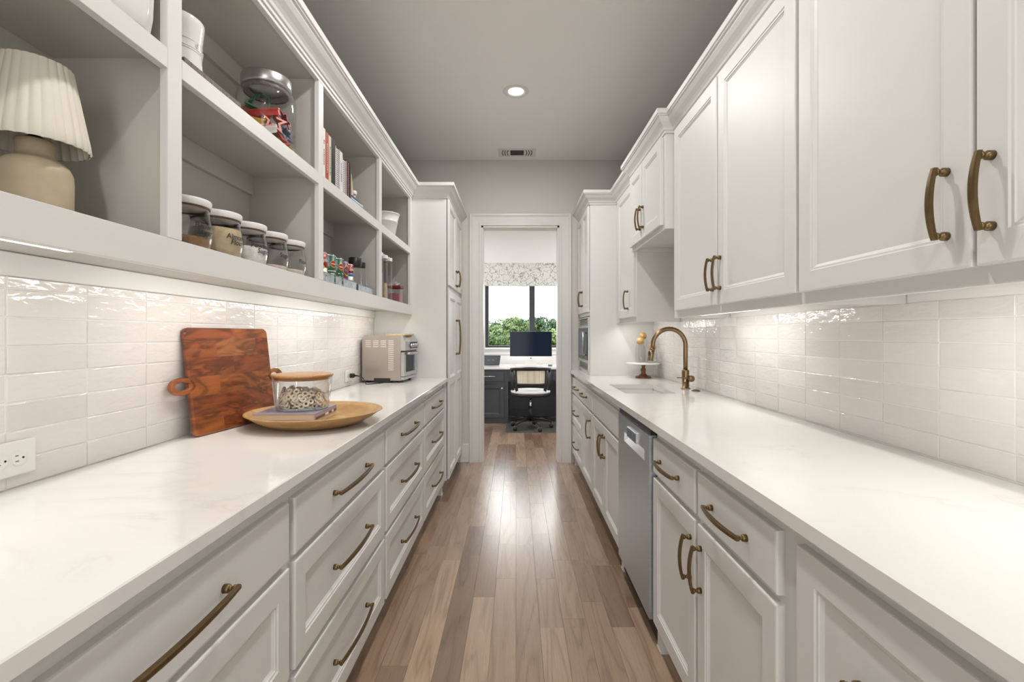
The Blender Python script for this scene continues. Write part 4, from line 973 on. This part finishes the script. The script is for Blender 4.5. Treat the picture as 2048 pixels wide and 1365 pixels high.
def bottle(x, y, r, h, capm, caph, capr, label, bodym='glass', fill=None, z=None):
    t = thing('bottle', label, 'bottle', (x, y, CZ if z is None else z), 'bottles behind the cans', 0, True)
    s_ = h-caph
    b = MB(); b.lathe([(0, 0), (r*.93, 0), (r, .004), (r, s_*.74), (r*.93, s_*.82), (capr*.92, s_*.93), (capr*.9, s_), (0, s_)], 30); obj('body', b, bodym, t)
    b = MB(); b.lathe([(0, s_-.001), (capr, s_-.001), (capr*1.03, s_+.002), (capr*1.03, h-.002), (capr*.96, h), (0, h)], 30); obj('cap', b, capm, t)
    if fill: b = MB(); b.lathe([(0, .003), (r*.92, .003), (r*.92, s_*fill[1]), (0, s_*fill[1])], 26); obj('contents', b, fill[0], t)
bottle(-.905, 2.685, .036, .222, 'black', .050, .034, 'clear bottle with wide black cap behind the white can', fill=('lblue', .35))
bottle(-.905, 2.790, .034, .212, 'black', .030, .024, 'clear bottle with black cap at the right end of the bins', fill=('brown', .42))
bottle(-1.00, 2.640, .032, .222, 'black', .046, .030, 'dark bottle behind the wide black cap', 'black')
bottle(-1.035, 2.345, .040, .232, 'white_plastic', .030, .036, 'red bottle with white cap behind the green cans', 'red2')
bottle(-1.030, 2.465, .032, .212, 'white_plastic', .028, .026, 'smaller coral bottle with white cap behind the cans', 'coral')
bottle(-1.04, 2.245, .036, .214, 'teal', .030, .030, 'green bottle behind the soup can', 'green')

# ------------------------------------------------------------------ shelf 4
bu = thing('white_bucket', 'white enamel bucket on the top right shelf', 'bucket', (-.972, 3.525, SZ2+.0005), local=True)
b = MB(); b.lathe([(0, 0), (.068, 0), (.071, .004), (.095, .130), (.098, .132), (.0985, .140), (.0965, .142), (.108, .188), (.112, .190), (.112, .195), (.106, .194), (.066, .008), (0, .006)], 48); obj('body', b, 'white_gloss', bu)
for y in (3.122, 3.236, 3.352):
    t = thing('tall_canister', 'tall clear canister with white lid, ' + {3.122: 'left of three', 3.236: 'middle of three', 3.352: 'right of three beside the red-lidded box'}[y], 'canister', (-.905, y, SZ1+.0005), 'tall clear canisters', 0, True)
    b = MB(); b.prism(roundrect(.062, .062, .012, 4), lambda u, v, h: (u, v, h), 0, .305); obj('body', b, 'clear_plastic', t)
    b = MB(); b.lathe([(0, .305), (.034, .305), (.037, .309), (.037, .326), (.034, .330), (.018, .330), (.018, .336), (0, .336)], 8, smooth=False); obj('lid', b, 'white_plastic', t)
    if y < 3.3: b = MB(); b.prism(roundrect(.054, .054, .010, 4), lambda u, v, h: (u, v, h), .004, .14 if y > 3.2 else .20); obj('contents', b, 'f_almond' if y > 3.2 else 'lav', t)
rbx = thing('gift_box', 'clear box of pink sweets with dark red lid and bow', 'box', (-.918, 3.640, SZ1+.0005), local=True)
b = MB(); b.box(-.046, -.052, 0, .046, .052, .145, .004); obj('body', b, 'clear_plastic', rbx)
b = MB(); b.box(-.042, -.048, .003, .042, .048, .105, .004); obj('contents', b, 'pinkfill', rbx)
b = MB(); b.box(-.050, -.056, .145, .050, .056, .163, .003); obj('lid', b, 'red2', rbx)
b = MB()
for s_ in (-1, 1):
    b.tube([(0, 0, .163), (0, s_*.014, .182), (.006, s_*.032, .188), (.004, s_*.040, .180), (-.004, s_*.026, .172), (0, 0, .164)], .0022, 6)
    b.tube([(0, 0, .163), (.012, s_*.02, .178), (.02, s_*.048, .190)], .0018, 6)
obj('bow', b, 'white_plastic', rbx)

# ------------------------------------------------------------------ right worktop: faucet, switch, cake stand
fx, fy = 1.105, 3.113
FA = thing('faucet', 'antique brass gooseneck faucet behind the sink', 'faucet', (fx, fy, CT), local=True)
b = MB(); b.lathe([(0, 0), (.030, 0), (.031, .004), (.027, .007), (.0235, .008), (.0235, .118), (.0225, .122), (.0150, .123), (0, .123)], 32); obj('base', b, 'brass_f', FA)
R0 = .1065; zt = .283
pts = [(0, 0, .12), (0, 0, .20), (0, 0, zt)]+[(-R0+R0*math.cos(PI*i/18), 0, zt+R0*math.sin(PI*i/18)) for i in range(1, 19)]+[(-2*R0-.002, 0, zt-.02)]
b = MB(); b.tube(pts, .0145, 18); obj('spout', b, 'brass_f', FA)
b = MB(); b.tube([(-2*R0-.002, 0, zt-.018), (-2*R0-.004, 0, zt-.034)], .0155, 18); b.tube([(-2*R0-.004, 0, zt-.033), (-2*R0-.010, 0, zt-.062), (-2*R0-.015, 0, zt-.098), (-2*R0-.0155, 0, zt-.102)], [.0160, .0165, .0180, .0165], 18); hd = obj('spray_head', b, 'brass_f', FA)
b = MB(); b.box(-2*R0-.029, -.006, zt-.072, -2*R0-.022, .006, zt-.038, .003); obj('button', b, 'black', hd)
b = MB(); b.lathe([(0, -.052), (.016, -.050), (.0205, -.044), (.0205, -.020), (.014, -.016), (.014, 0)], 24, (0, 0, .068), 'y'); b.v = [(x+.024, y, z) for x, y, z in b.v]
b.tube([(0, -.012, .068), (.024, -.012, .068)], .012, 12); hv = obj('valve', b, 'brass_f', FA)
b = MB(); b.tube([(.018, -.044, .074), (-.03, -.046, .074), (-.072, -.048, .076)], [.0042, .0040, .0036], 10); obj('lever', b, 'brass_f', hv)
b = MB(); b.lathe([(0, .009), (.014, .009), (.015, .007), (.0215, .005), (.026, .003), (.0265, 0)], 28); single('air_switch', b, 'brass', 'small round bronze button on the worktop beside the faucet', 'button', (1.121, 2.975, CT+.0002))
cx, cy = 1.040, 3.90
CS = thing('cake_stand', 'white marble cake stand on a turned wooden foot', 'cake stand', (cx, cy, CT+.0005), local=True)
b = MB(); b.lathe([(0, 0), (.062, 0), (.065, .004), (.063, .010), (.040, .018), (.024, .028), (.017, .036), (.019, .041), (.0165, .045), (.020, .054), (.0215, .064), (.018, .074), (.0125, .080), (.0135, .092), (.018, .100), (.020, .108), (0, .108)], 36); obj('foot', b, 'dark_turned', CS)
b = MB(); b.lathe([(0, .108), (.104, .108), (.106, .1095), (.106, .111), (0, .111)], 48); obj('under_plate', b, 'dark_turned', CS)
b = MB(); b.lathe([(0, .111), (.134, .1115), (.1365, .114), (.1365, .122), (.134, .124), (0, .124)], 56); obj('plate', b, 'quartz', CS)
def carafe(x, y, zc, label):
    z0 = CT+.0005+.1245; hg = zc-z0
    t = thing('glass_carafe', label, 'carafe', (x, y, z0), 'glass carafes on the cake stand', 0, True)
    b = MB(); b.lathe([(0, 0), (.036, 0), (.040, .005), (.040, hg*.62), (.036, hg*.72), (.030, hg*.86), (.0315, hg), (.030, hg), (.0285, hg*.86), (.034, hg*.72), (.038, hg*.62), (.038, .007), (0, .006)], 32); obj('glass', b, 'glass', t)
    b = MB(); b.lathe([(max(0, .0305*math.sin(PI*i/18)), hg+.003-.0305*math.cos(PI*i/18)) for i in range(19)], 32); obj('stopper', b, 'ball_wood', t)
carafe(1.005, 3.860, 1.232, 'glass carafe with wooden ball stopper, left on cake stand')
carafe(1.052, 3.955, 1.274, 'tallest glass carafe with wooden ball stopper at the back')
carafe(1.100, 3.855, 1.182, 'shortest glass carafe with ball stopper behind the faucet')
# ------------------------------------------------------------------ office beyond the doorway
WN = bpy.data.objects.new('window_1', None); C.objects.link(WN); WN.location = ((wx0+wx1)/2, OY, wz0); WN['kind'] = 'structure'; WN['label'] = 'black-framed two-light window behind the desk'; BASE[WN] = tuple(WN.location)
xm = .262
b = MB(); f0, f1 = OY+.02, OY+.075
b.box(wx0, f0, wz0, wx0+.055, f1, wz1); b.box(wx1-.055, f0, wz0, wx1, f1, wz1); b.box(wx0+.055, f0, wz0, wx1-.055, f1, wz0+.032); b.box(wx0+.055, f0, wz1-.05, wx1-.055, f1, wz1); b.box(xm-.045, f0, wz0+.032, xm+.045, f1, wz1-.05)
obj('frame', b, 'window_black', WN)
for a0, a1 in ((wx0+.05, xm-.04), (xm+.04, wx1-.05)):
    b = MB(); b.box(a0, OY+.042, wz0+.03, a1, OY+.046, wz1-.045); obj('pane', b, 'pane', WN)
b = MB(); b.box(wx0-.06, OY-.055, wz0-.028, wx1+.06, OY+.02, wz0-.003, .003); obj('sill', b, 'trim', WN)
b = MB(); b.box(wx0-.03, OY-.018, wz0-.112, wx1+.03, OY, wz0-.028, .002); obj('apron', b, 'trim', WN)
b = MB(); b.box(wx0-.012, OY-.002, wz0, wx0, OY+.06, wz1); b.box(wx1, OY-.002, wz0, wx1+.012, OY+.06, wz1); obj('reveal', b, 'trim', WN)
RS = thing('roman_shade', 'folded roman shade with grey branch print over the office window', 'window shade', (.26, OY-.03, 2.44))
def sheet(zs, ys, x0=wx0-.005, x1=wx1+.005, n=24):
    mb = MB(); vs = []; m = len(zs)
    for i in range(n+1):
        x = x0+(x1-x0)*i/n
        for z, y in zip(zs, ys): vs.append((x, y+.003*math.sin(i*1.3), z+.004*math.sin(i*.5)*(z < 2.2)))
    mb.add(vs, [(i*m+j, (i+1)*m+j, (i+1)*m+j+1, i*m+j+1) for i in range(n) for j in range(m-1)], True); return mb
obj('panel', sheet([2.445, 2.44, 2.30, 2.16, 2.145], [OY-.012, OY-.036, OY-.038, OY-.040, OY-.034]), 'shade_print', RS)
for k in range(3):
    zb = 2.150-.022*k; yy = OY-.044-.006*k
    obj('fold', sheet([zb+.004, zb-.012, zb-.034, zb-.038, zb-.030, zb], [yy+.006, yy-.004, yy-.004, yy+.006, yy+.014, yy+.014]), 'shade_print', RS)
b = MB(); b.box(wx0-.005, OY-.035, 2.41, wx1+.005, OY-.001, 2.445); obj('head_rail', b, 'shade_print', RS)

DZt = .815; DF = 6.90
b = MB(); b.box(-1.6, DF-.025, DZt-.030, 1.9, OY-.002, DZt, .002); tag(obj('desk', b, 'quartz'), 'white desk worktop under the office window', 'desk')
DC = thing('desk_cabinet', 'charcoal desk cabinet with drawer, door and steel bar pull', 'cabinet', (-.50, DF, 0))
b = MB(); b.box(-.95, DF, .09, -.112, OY-.01, DZt-.031); b.box(-.95, DF+.004, 0, -.112, OY-.01, .09); obj('body', b, 'charcoal', DC)
def yfront(x0, x1, z0, z1, panel):
    t_ = .018; L_ = [(0, 0), (0, t_-.003), (.003, t_)] + ([(.055, t_), (.058, t_-.004), (.064, t_-.005), (.070, t_-.010)] if panel else [])
    mb = MB(); mb.rings([[(x0+i, DF-d, z0+i), (x1-i, DF-d, z0+i), (x1-i, DF-d, z1-i), (x0+i, DF-d, z1-i)] for i, d in L_]); return mb
d = obj('drawer', yfront(-.80, -.172, .612, .750, False), 'charcoal', DC)
b = MB(); b.tube([(-.62, DF-.045, .684), (-.305, DF-.045, .684)], .006, 10); b.tube([(-.59, DF-.045, .684), (-.59, DF-.018, .684)], .0045, 8); b.tube([(-.335, DF-.045, .684), (-.335, DF-.018, .684)], .0045, 8); obj('handle', b, 'chrome', d)
d = obj('door', yfront(-.80, -.172, .085, .566, True), 'charcoal', DC)
b = MB(); b.lathe([(0, 0), (.006, 0), (.006, -.014), (.014, -.018), (.015, -.026), (0, -.028)], 20, (-.200, DF-.018, .512), 'y'); obj('knob', b, 'chrome', d)
AP = thing('desk_apron', 'charcoal drawer apron above the desk kneehole', 'drawer', (.4, DF, .7))
b = MB(); b.box(-.111, DF, .612, .94, DF+.45, DZt-.031); obj('body', b, 'charcoal', AP)
for x0, x1 in ((-.09, .50), (.53, .92)): obj('drawer', yfront(x0, x1, .632, .765, False), 'charcoal', AP)
b = MB(); b.box(-.111, 7.52, 0, .94, 7.54, .612); b.box(-.111, 7.505, .24, .94, 7.52, .30); b.box(-.111, 7.505, 0, .94, 7.52, .10); tag(obj('kneehole_panel', b, 'charcoal'), 'dark panel at the back of the desk kneehole', 'panel')
b = MB(); b.box(.941, DF, 0, 1.6, OY-.01, DZt-.031); tag(obj('desk_cabinet', b, 'charcoal'), 'charcoal desk cabinet right of the kneehole', 'cabinet')
# desktop computer
ix, iy = .232, 7.45
IM = thing('desktop_computer', 'desktop computer with dark screen and silver chin on the desk', 'computer', (ix, iy, DZt+.0005), local=True)
b = MB(); b.prism(roundrect(.655, .520-.078, .010, 4, 0, .520-(.520-.078)/2), lambda u, v, h: (u, h, v), -.012, .006); obj('housing', b, 'steel_light', IM)
b = MB(); b.prism(roundrect(.653, .386, .006, 4, 0, .520-.194), lambda u, v, h: (u, h, v), -.0135, -.012); obj('screen', b, 'black_gloss', IM)
b = MB(); b.prism(ellipse(.0105, .0105, 0, .103, 18)[:18], lambda u, v, h: (u, h, v), -.0126, -.0119); b.prism([(.0, .1145), (.004, .119), (.005, .122), (.001, .118)], lambda u, v, h: (u, h, v), -.0126, -.0119); obj('emblem', b, 'ink', IM)
b = MB(); b.box(-.095, .008, .004, .095, .014, .10, .001); b.box(-.100, -.085, 0, .100, .09, .005, .002); obj('stand', b, 'steel_light', IM)
b = MB(); b.box(-.21, -.055, 0, .21, .055, .006, .002); kb = thing('keyboard', 'white slim keyboard before the desktop computer', 'keyboard', (.20, 7.12, DZt+.0005), local=True); obj('body', b, 'white_plastic', kb)
for r in range(4):
    b = MB(); b.box(-.20, -.048+.025*r, .006, .20, -.028+.025*r, .0078, .0008); obj('key_row', b, 'white_matte', kb)
TB = thing('tablet_display', 'black tablet propped on the desk left of the computer', 'tablet', (-.39, 7.30, DZt+.0005), local=True); TB.rotation_euler = (0, 0, -.06)
sl = lambda u, v, h: (u+.10*v, h+v*.45, v)
b = MB(); b.prism(roundrect(.27, .148, .006, 4, 0, .076), sl, -.006, .004); obj('body', b, 'black', TB)
b = MB(); b.prism(roundrect(.25, .128, .003, 3, 0, .076), sl, -.0068, -.006); obj('screen', b, 'charcoal', TB)
b = MB(); b.prism([(0, 0), (.07, 0), (.02, .10)], lambda y, z, x: (x, y+.02, z), -.08, .08); obj('stand', b, 'black', TB)
tm = marks(6, .030); o2 = MB(); o2.f = tm.f; o2.sm = [False]*len(tm.f); o2.v = [sl(u, v+.078, -.0071) for u, v, _ in tm.v]; obj('lettering', o2, 'slate', TB, fixn=False)
b = MB(); b.prism(roundrect(.06, .10, .02, 4), lambda u, v, h: (u, v, h), 0, .018); single('mouse', b, 'slate', 'small grey mouse at the right end of the desk', 'mouse', (.515, 7.20, DZt+.0005))
# chair mat
b = MB(); b.prism(roundrect(1.10, 1.12, .03, 4), lambda u, v, h: (u, v, h), 0, .003); single('floor_mat', b, 'mat_dark', 'dark chair mat on the office floor', 'mat', (.41, 6.80, .0005))
# office chair
CH = thing('office_chair', 'black swivel chair with cane back and white seat at the desk', 'chair', (.20, 6.55, .0035), local=True)
b = MB(); b.lathe([(0, .44), (.20, .44), (.255, .452), (.272, .470), (.268, .482), (0, .484)], 48); b.v = [(x*1.02, y*.92, z) for x, y, z in b.v]; obj('seat_shell', b, 'black', CH)
b = MB(); b.lathe([(0, .482), (.235, .483), (.262, .492), (.266, .508), (.250, .526), (.18, .534), (0, .536)], 48); b.v = [(x*1.02, y*.92, z) for x, y, z in b.v]; obj('cushion', b, 'fabric_white', CH)
def arc(z, r, a0, a1, n=20, dy=0): return [(r*math.sin(A_), -r*.88*math.cos(A_)+dy, z) for A_ in [a0+(a1-a0)*i/n for i in range(n+1)]]
def band(z0, z1, r, a0, a1, th, bow=0):
    mb = MB(); n = 24; vs = []
    for i in range(n+1):
        A_ = a0+(a1-a0)*i/n; q = math.cos((i/n-.5)*PI)*bow
        for rr, zz in ((r-th, z0+q), (r, z0+q), (r, z1+q), (r-th, z1+q)): vs.append((rr*math.sin(A_), -rr*.88*math.cos(A_)+.02, zz))
    mb.add(vs, [(i*4+k, i*4+(k+1) % 4, i*4+4+(k+1) % 4, i*4+4+k) for i in range(n) for k in range(4)]+[(0, 1, 2, 3), (n*4+3, n*4+2, n*4+1, n*4)], True); return mb
a1 = 1.42
obj('top_rail', band(.778, .822, .285, -a1, a1, .028, .030), 'black', CH)
obj('lower_rail', band(.598, .630, .272, -.92, .92, .022, 0), 'black', CH)
for s_ in (-1, 1):
    def pt(aa, r, z): return (r*math.sin(s_*aa), -r*.88*math.cos(s_*aa)+.02, z)
    b = MB(); b.tube([pt(.90, .272, .80), pt(.84, .266, .60), pt(.78, .256, .46)], [.024, .022, .020], 10); obj('back_post', b, 'black', CH)
    b = MB(); b.tube([pt(1.34, .272, .80), pt(1.24, .262, .60), pt(1.16, .25, .50)], [.022, .019, .016], 10); obj('arm_post', b, 'black', CH)
b = MB(); vs = []; n = 20
for i in range(n+1):
    A_ = -.86+1.72*i/n
    for zz in (.622, .800): vs.append((.264*math.sin(A_), -.264*.88*math.cos(A_)+.02, zz))
b.add(vs, [(2*i, 2*i+2, 2*i+3, 2*i+1) for i in range(n)], True); obj('cane_panel', b, 'cane', CH)
b = MB(); b.tube([(0, 0, .22), (0, 0, .42)], .014, 14); b.lathe([(.05, .42), (.10, .435), (.10, .444), (0, .444)], 20); obj('gas_column', b, 'chrome', CH)
b = MB(); b.tube([(0, 0, .10), (0, 0, .30)], .023, 14); obj('column_sleeve', b, 'black', CH)
for k in range(5):
    A_ = R_(-72*k-66); ex, ey = .285*math.cos(A_), .285*math.sin(A_)
    b = MB(); b.tube([(0, 0, .135), (ex*.5, ey*.5, .125), (ex, ey, .085)], [.020, .016, .012], 10); obj('base_arm', b, 'black', CH)
    ct = MB(); ct.tube([(ex, ey, .085), (ex, ey, .058)], .008, 8)
    ct.lathe([(0, -.022), (.026, -.022), (.029, -.016), (.029, -.004), (.022, -.003), (.022, .003), (.029, .004), (.029, .016), (.026, .022), (0, .022)], 18, (ex, ey, .0295), 'y'); cs_ = obj('caster', ct, 'black', CH)
    hb_ = MB(); hb_.lathe([(.031, -.012), (.032, 0), (.031, .012)], 18, (ex, ey, .0305), 'y'); hb_.f = [f for f in hb_.f if all(hb_.v[i][2] > .030 for i in f)]; hb_.sm = [True]*len(hb_.f); obj('hood', hb_, 'steel_light', cs_)

# ------------------------------------------------------------------ outdoors
b = MB(); b.add([(-140, OY+.3, -.9), (140, OY+.3, -.9), (140, 220, -.9), (-140, 220, -.9)], [(0, 1, 2, 3)]); struct('ground', b, 'lawn', 'grass ground outside the window')
def tree(x, y, top, rx, mat, label, seed, slim=1.0):
    r = random.Random(seed); t = thing('tree', label, 'tree', (x, y, -.9), 'trees outside the window', 0, True)
    H_ = top+.9
    b = MB(); b.tube([(0, 0, 0), (.05, 0, H_*.4), (0, .05, H_*.8)], [.16, .12, .05], 8); obj('trunk', b, 'bark', t)
    blobs = []
    for k in range(26):
        zz = H_*(.22+.68*r.random()); q = rx*(1-(zz/H_-.15)**2*.75*slim)*math.sqrt(r.random()); a = r.random()*6.283
        blobs.append((q*math.cos(a), q*math.sin(a), zz, rx*r.uniform(.22, .40)))
    blobs.append((0, 0, H_*.90, rx*.26))
    b = MB(); vs = []; fs = []
    for i in range(6500):
        X, Y, Z, q = r.choice(blobs); d = Vector((r.gauss(0, 1), r.gauss(0, 1), r.gauss(0, 1))).normalized()
        p = Vector((X, Y, Z))+d*q*r.uniform(.75, 1.06)
        if p.z > H_: p.z = H_-r.random()*.3
        u = (d+Vector((r.gauss(0, .6), r.gauss(0, .6), r.gauss(0, .6)))).orthogonal().normalized(); w_ = d.cross(u).normalized(); s_ = r.uniform(.05, .11)
        c = len(vs); vs += [p+u*s_, p+w_*s_*.6, p-u*s_, p-w_*s_*.6]; fs.append((c, c+1, c+2, c+3))
    b.add(vs, fs); obj('crown', b, mat, t, fixn=False)
tree(-1.55, 24, 1.75, 1.35, 'leaf1', 'broad light green tree at the lower left of the window', 1)
tree(-2.2, 31, 2.15, 1.5, 'leaf2', 'dark bluish tree behind at the left of the window', 2)
tree(.05, 27, 2.30, 1.25, 'leaf1', 'tallest rounded green tree left of the window mullion', 3)
tree(1.05, 33, 2.55, 1.1, 'leaf2', 'dark tree directly behind the window mullion', 4)
tree(1.70, 30, 2.45, 1.3, 'leaf2', 'dark green tree just right of the window mullion', 5)
tree(2.45, 24, 1.75, 1.3, 'leaf3', 'yellow-green tree at the right side of the window', 6)
tree(.45, 19.5, 1.2, .95, 'leaf1', 'lower green tree behind the computer screen', 8)
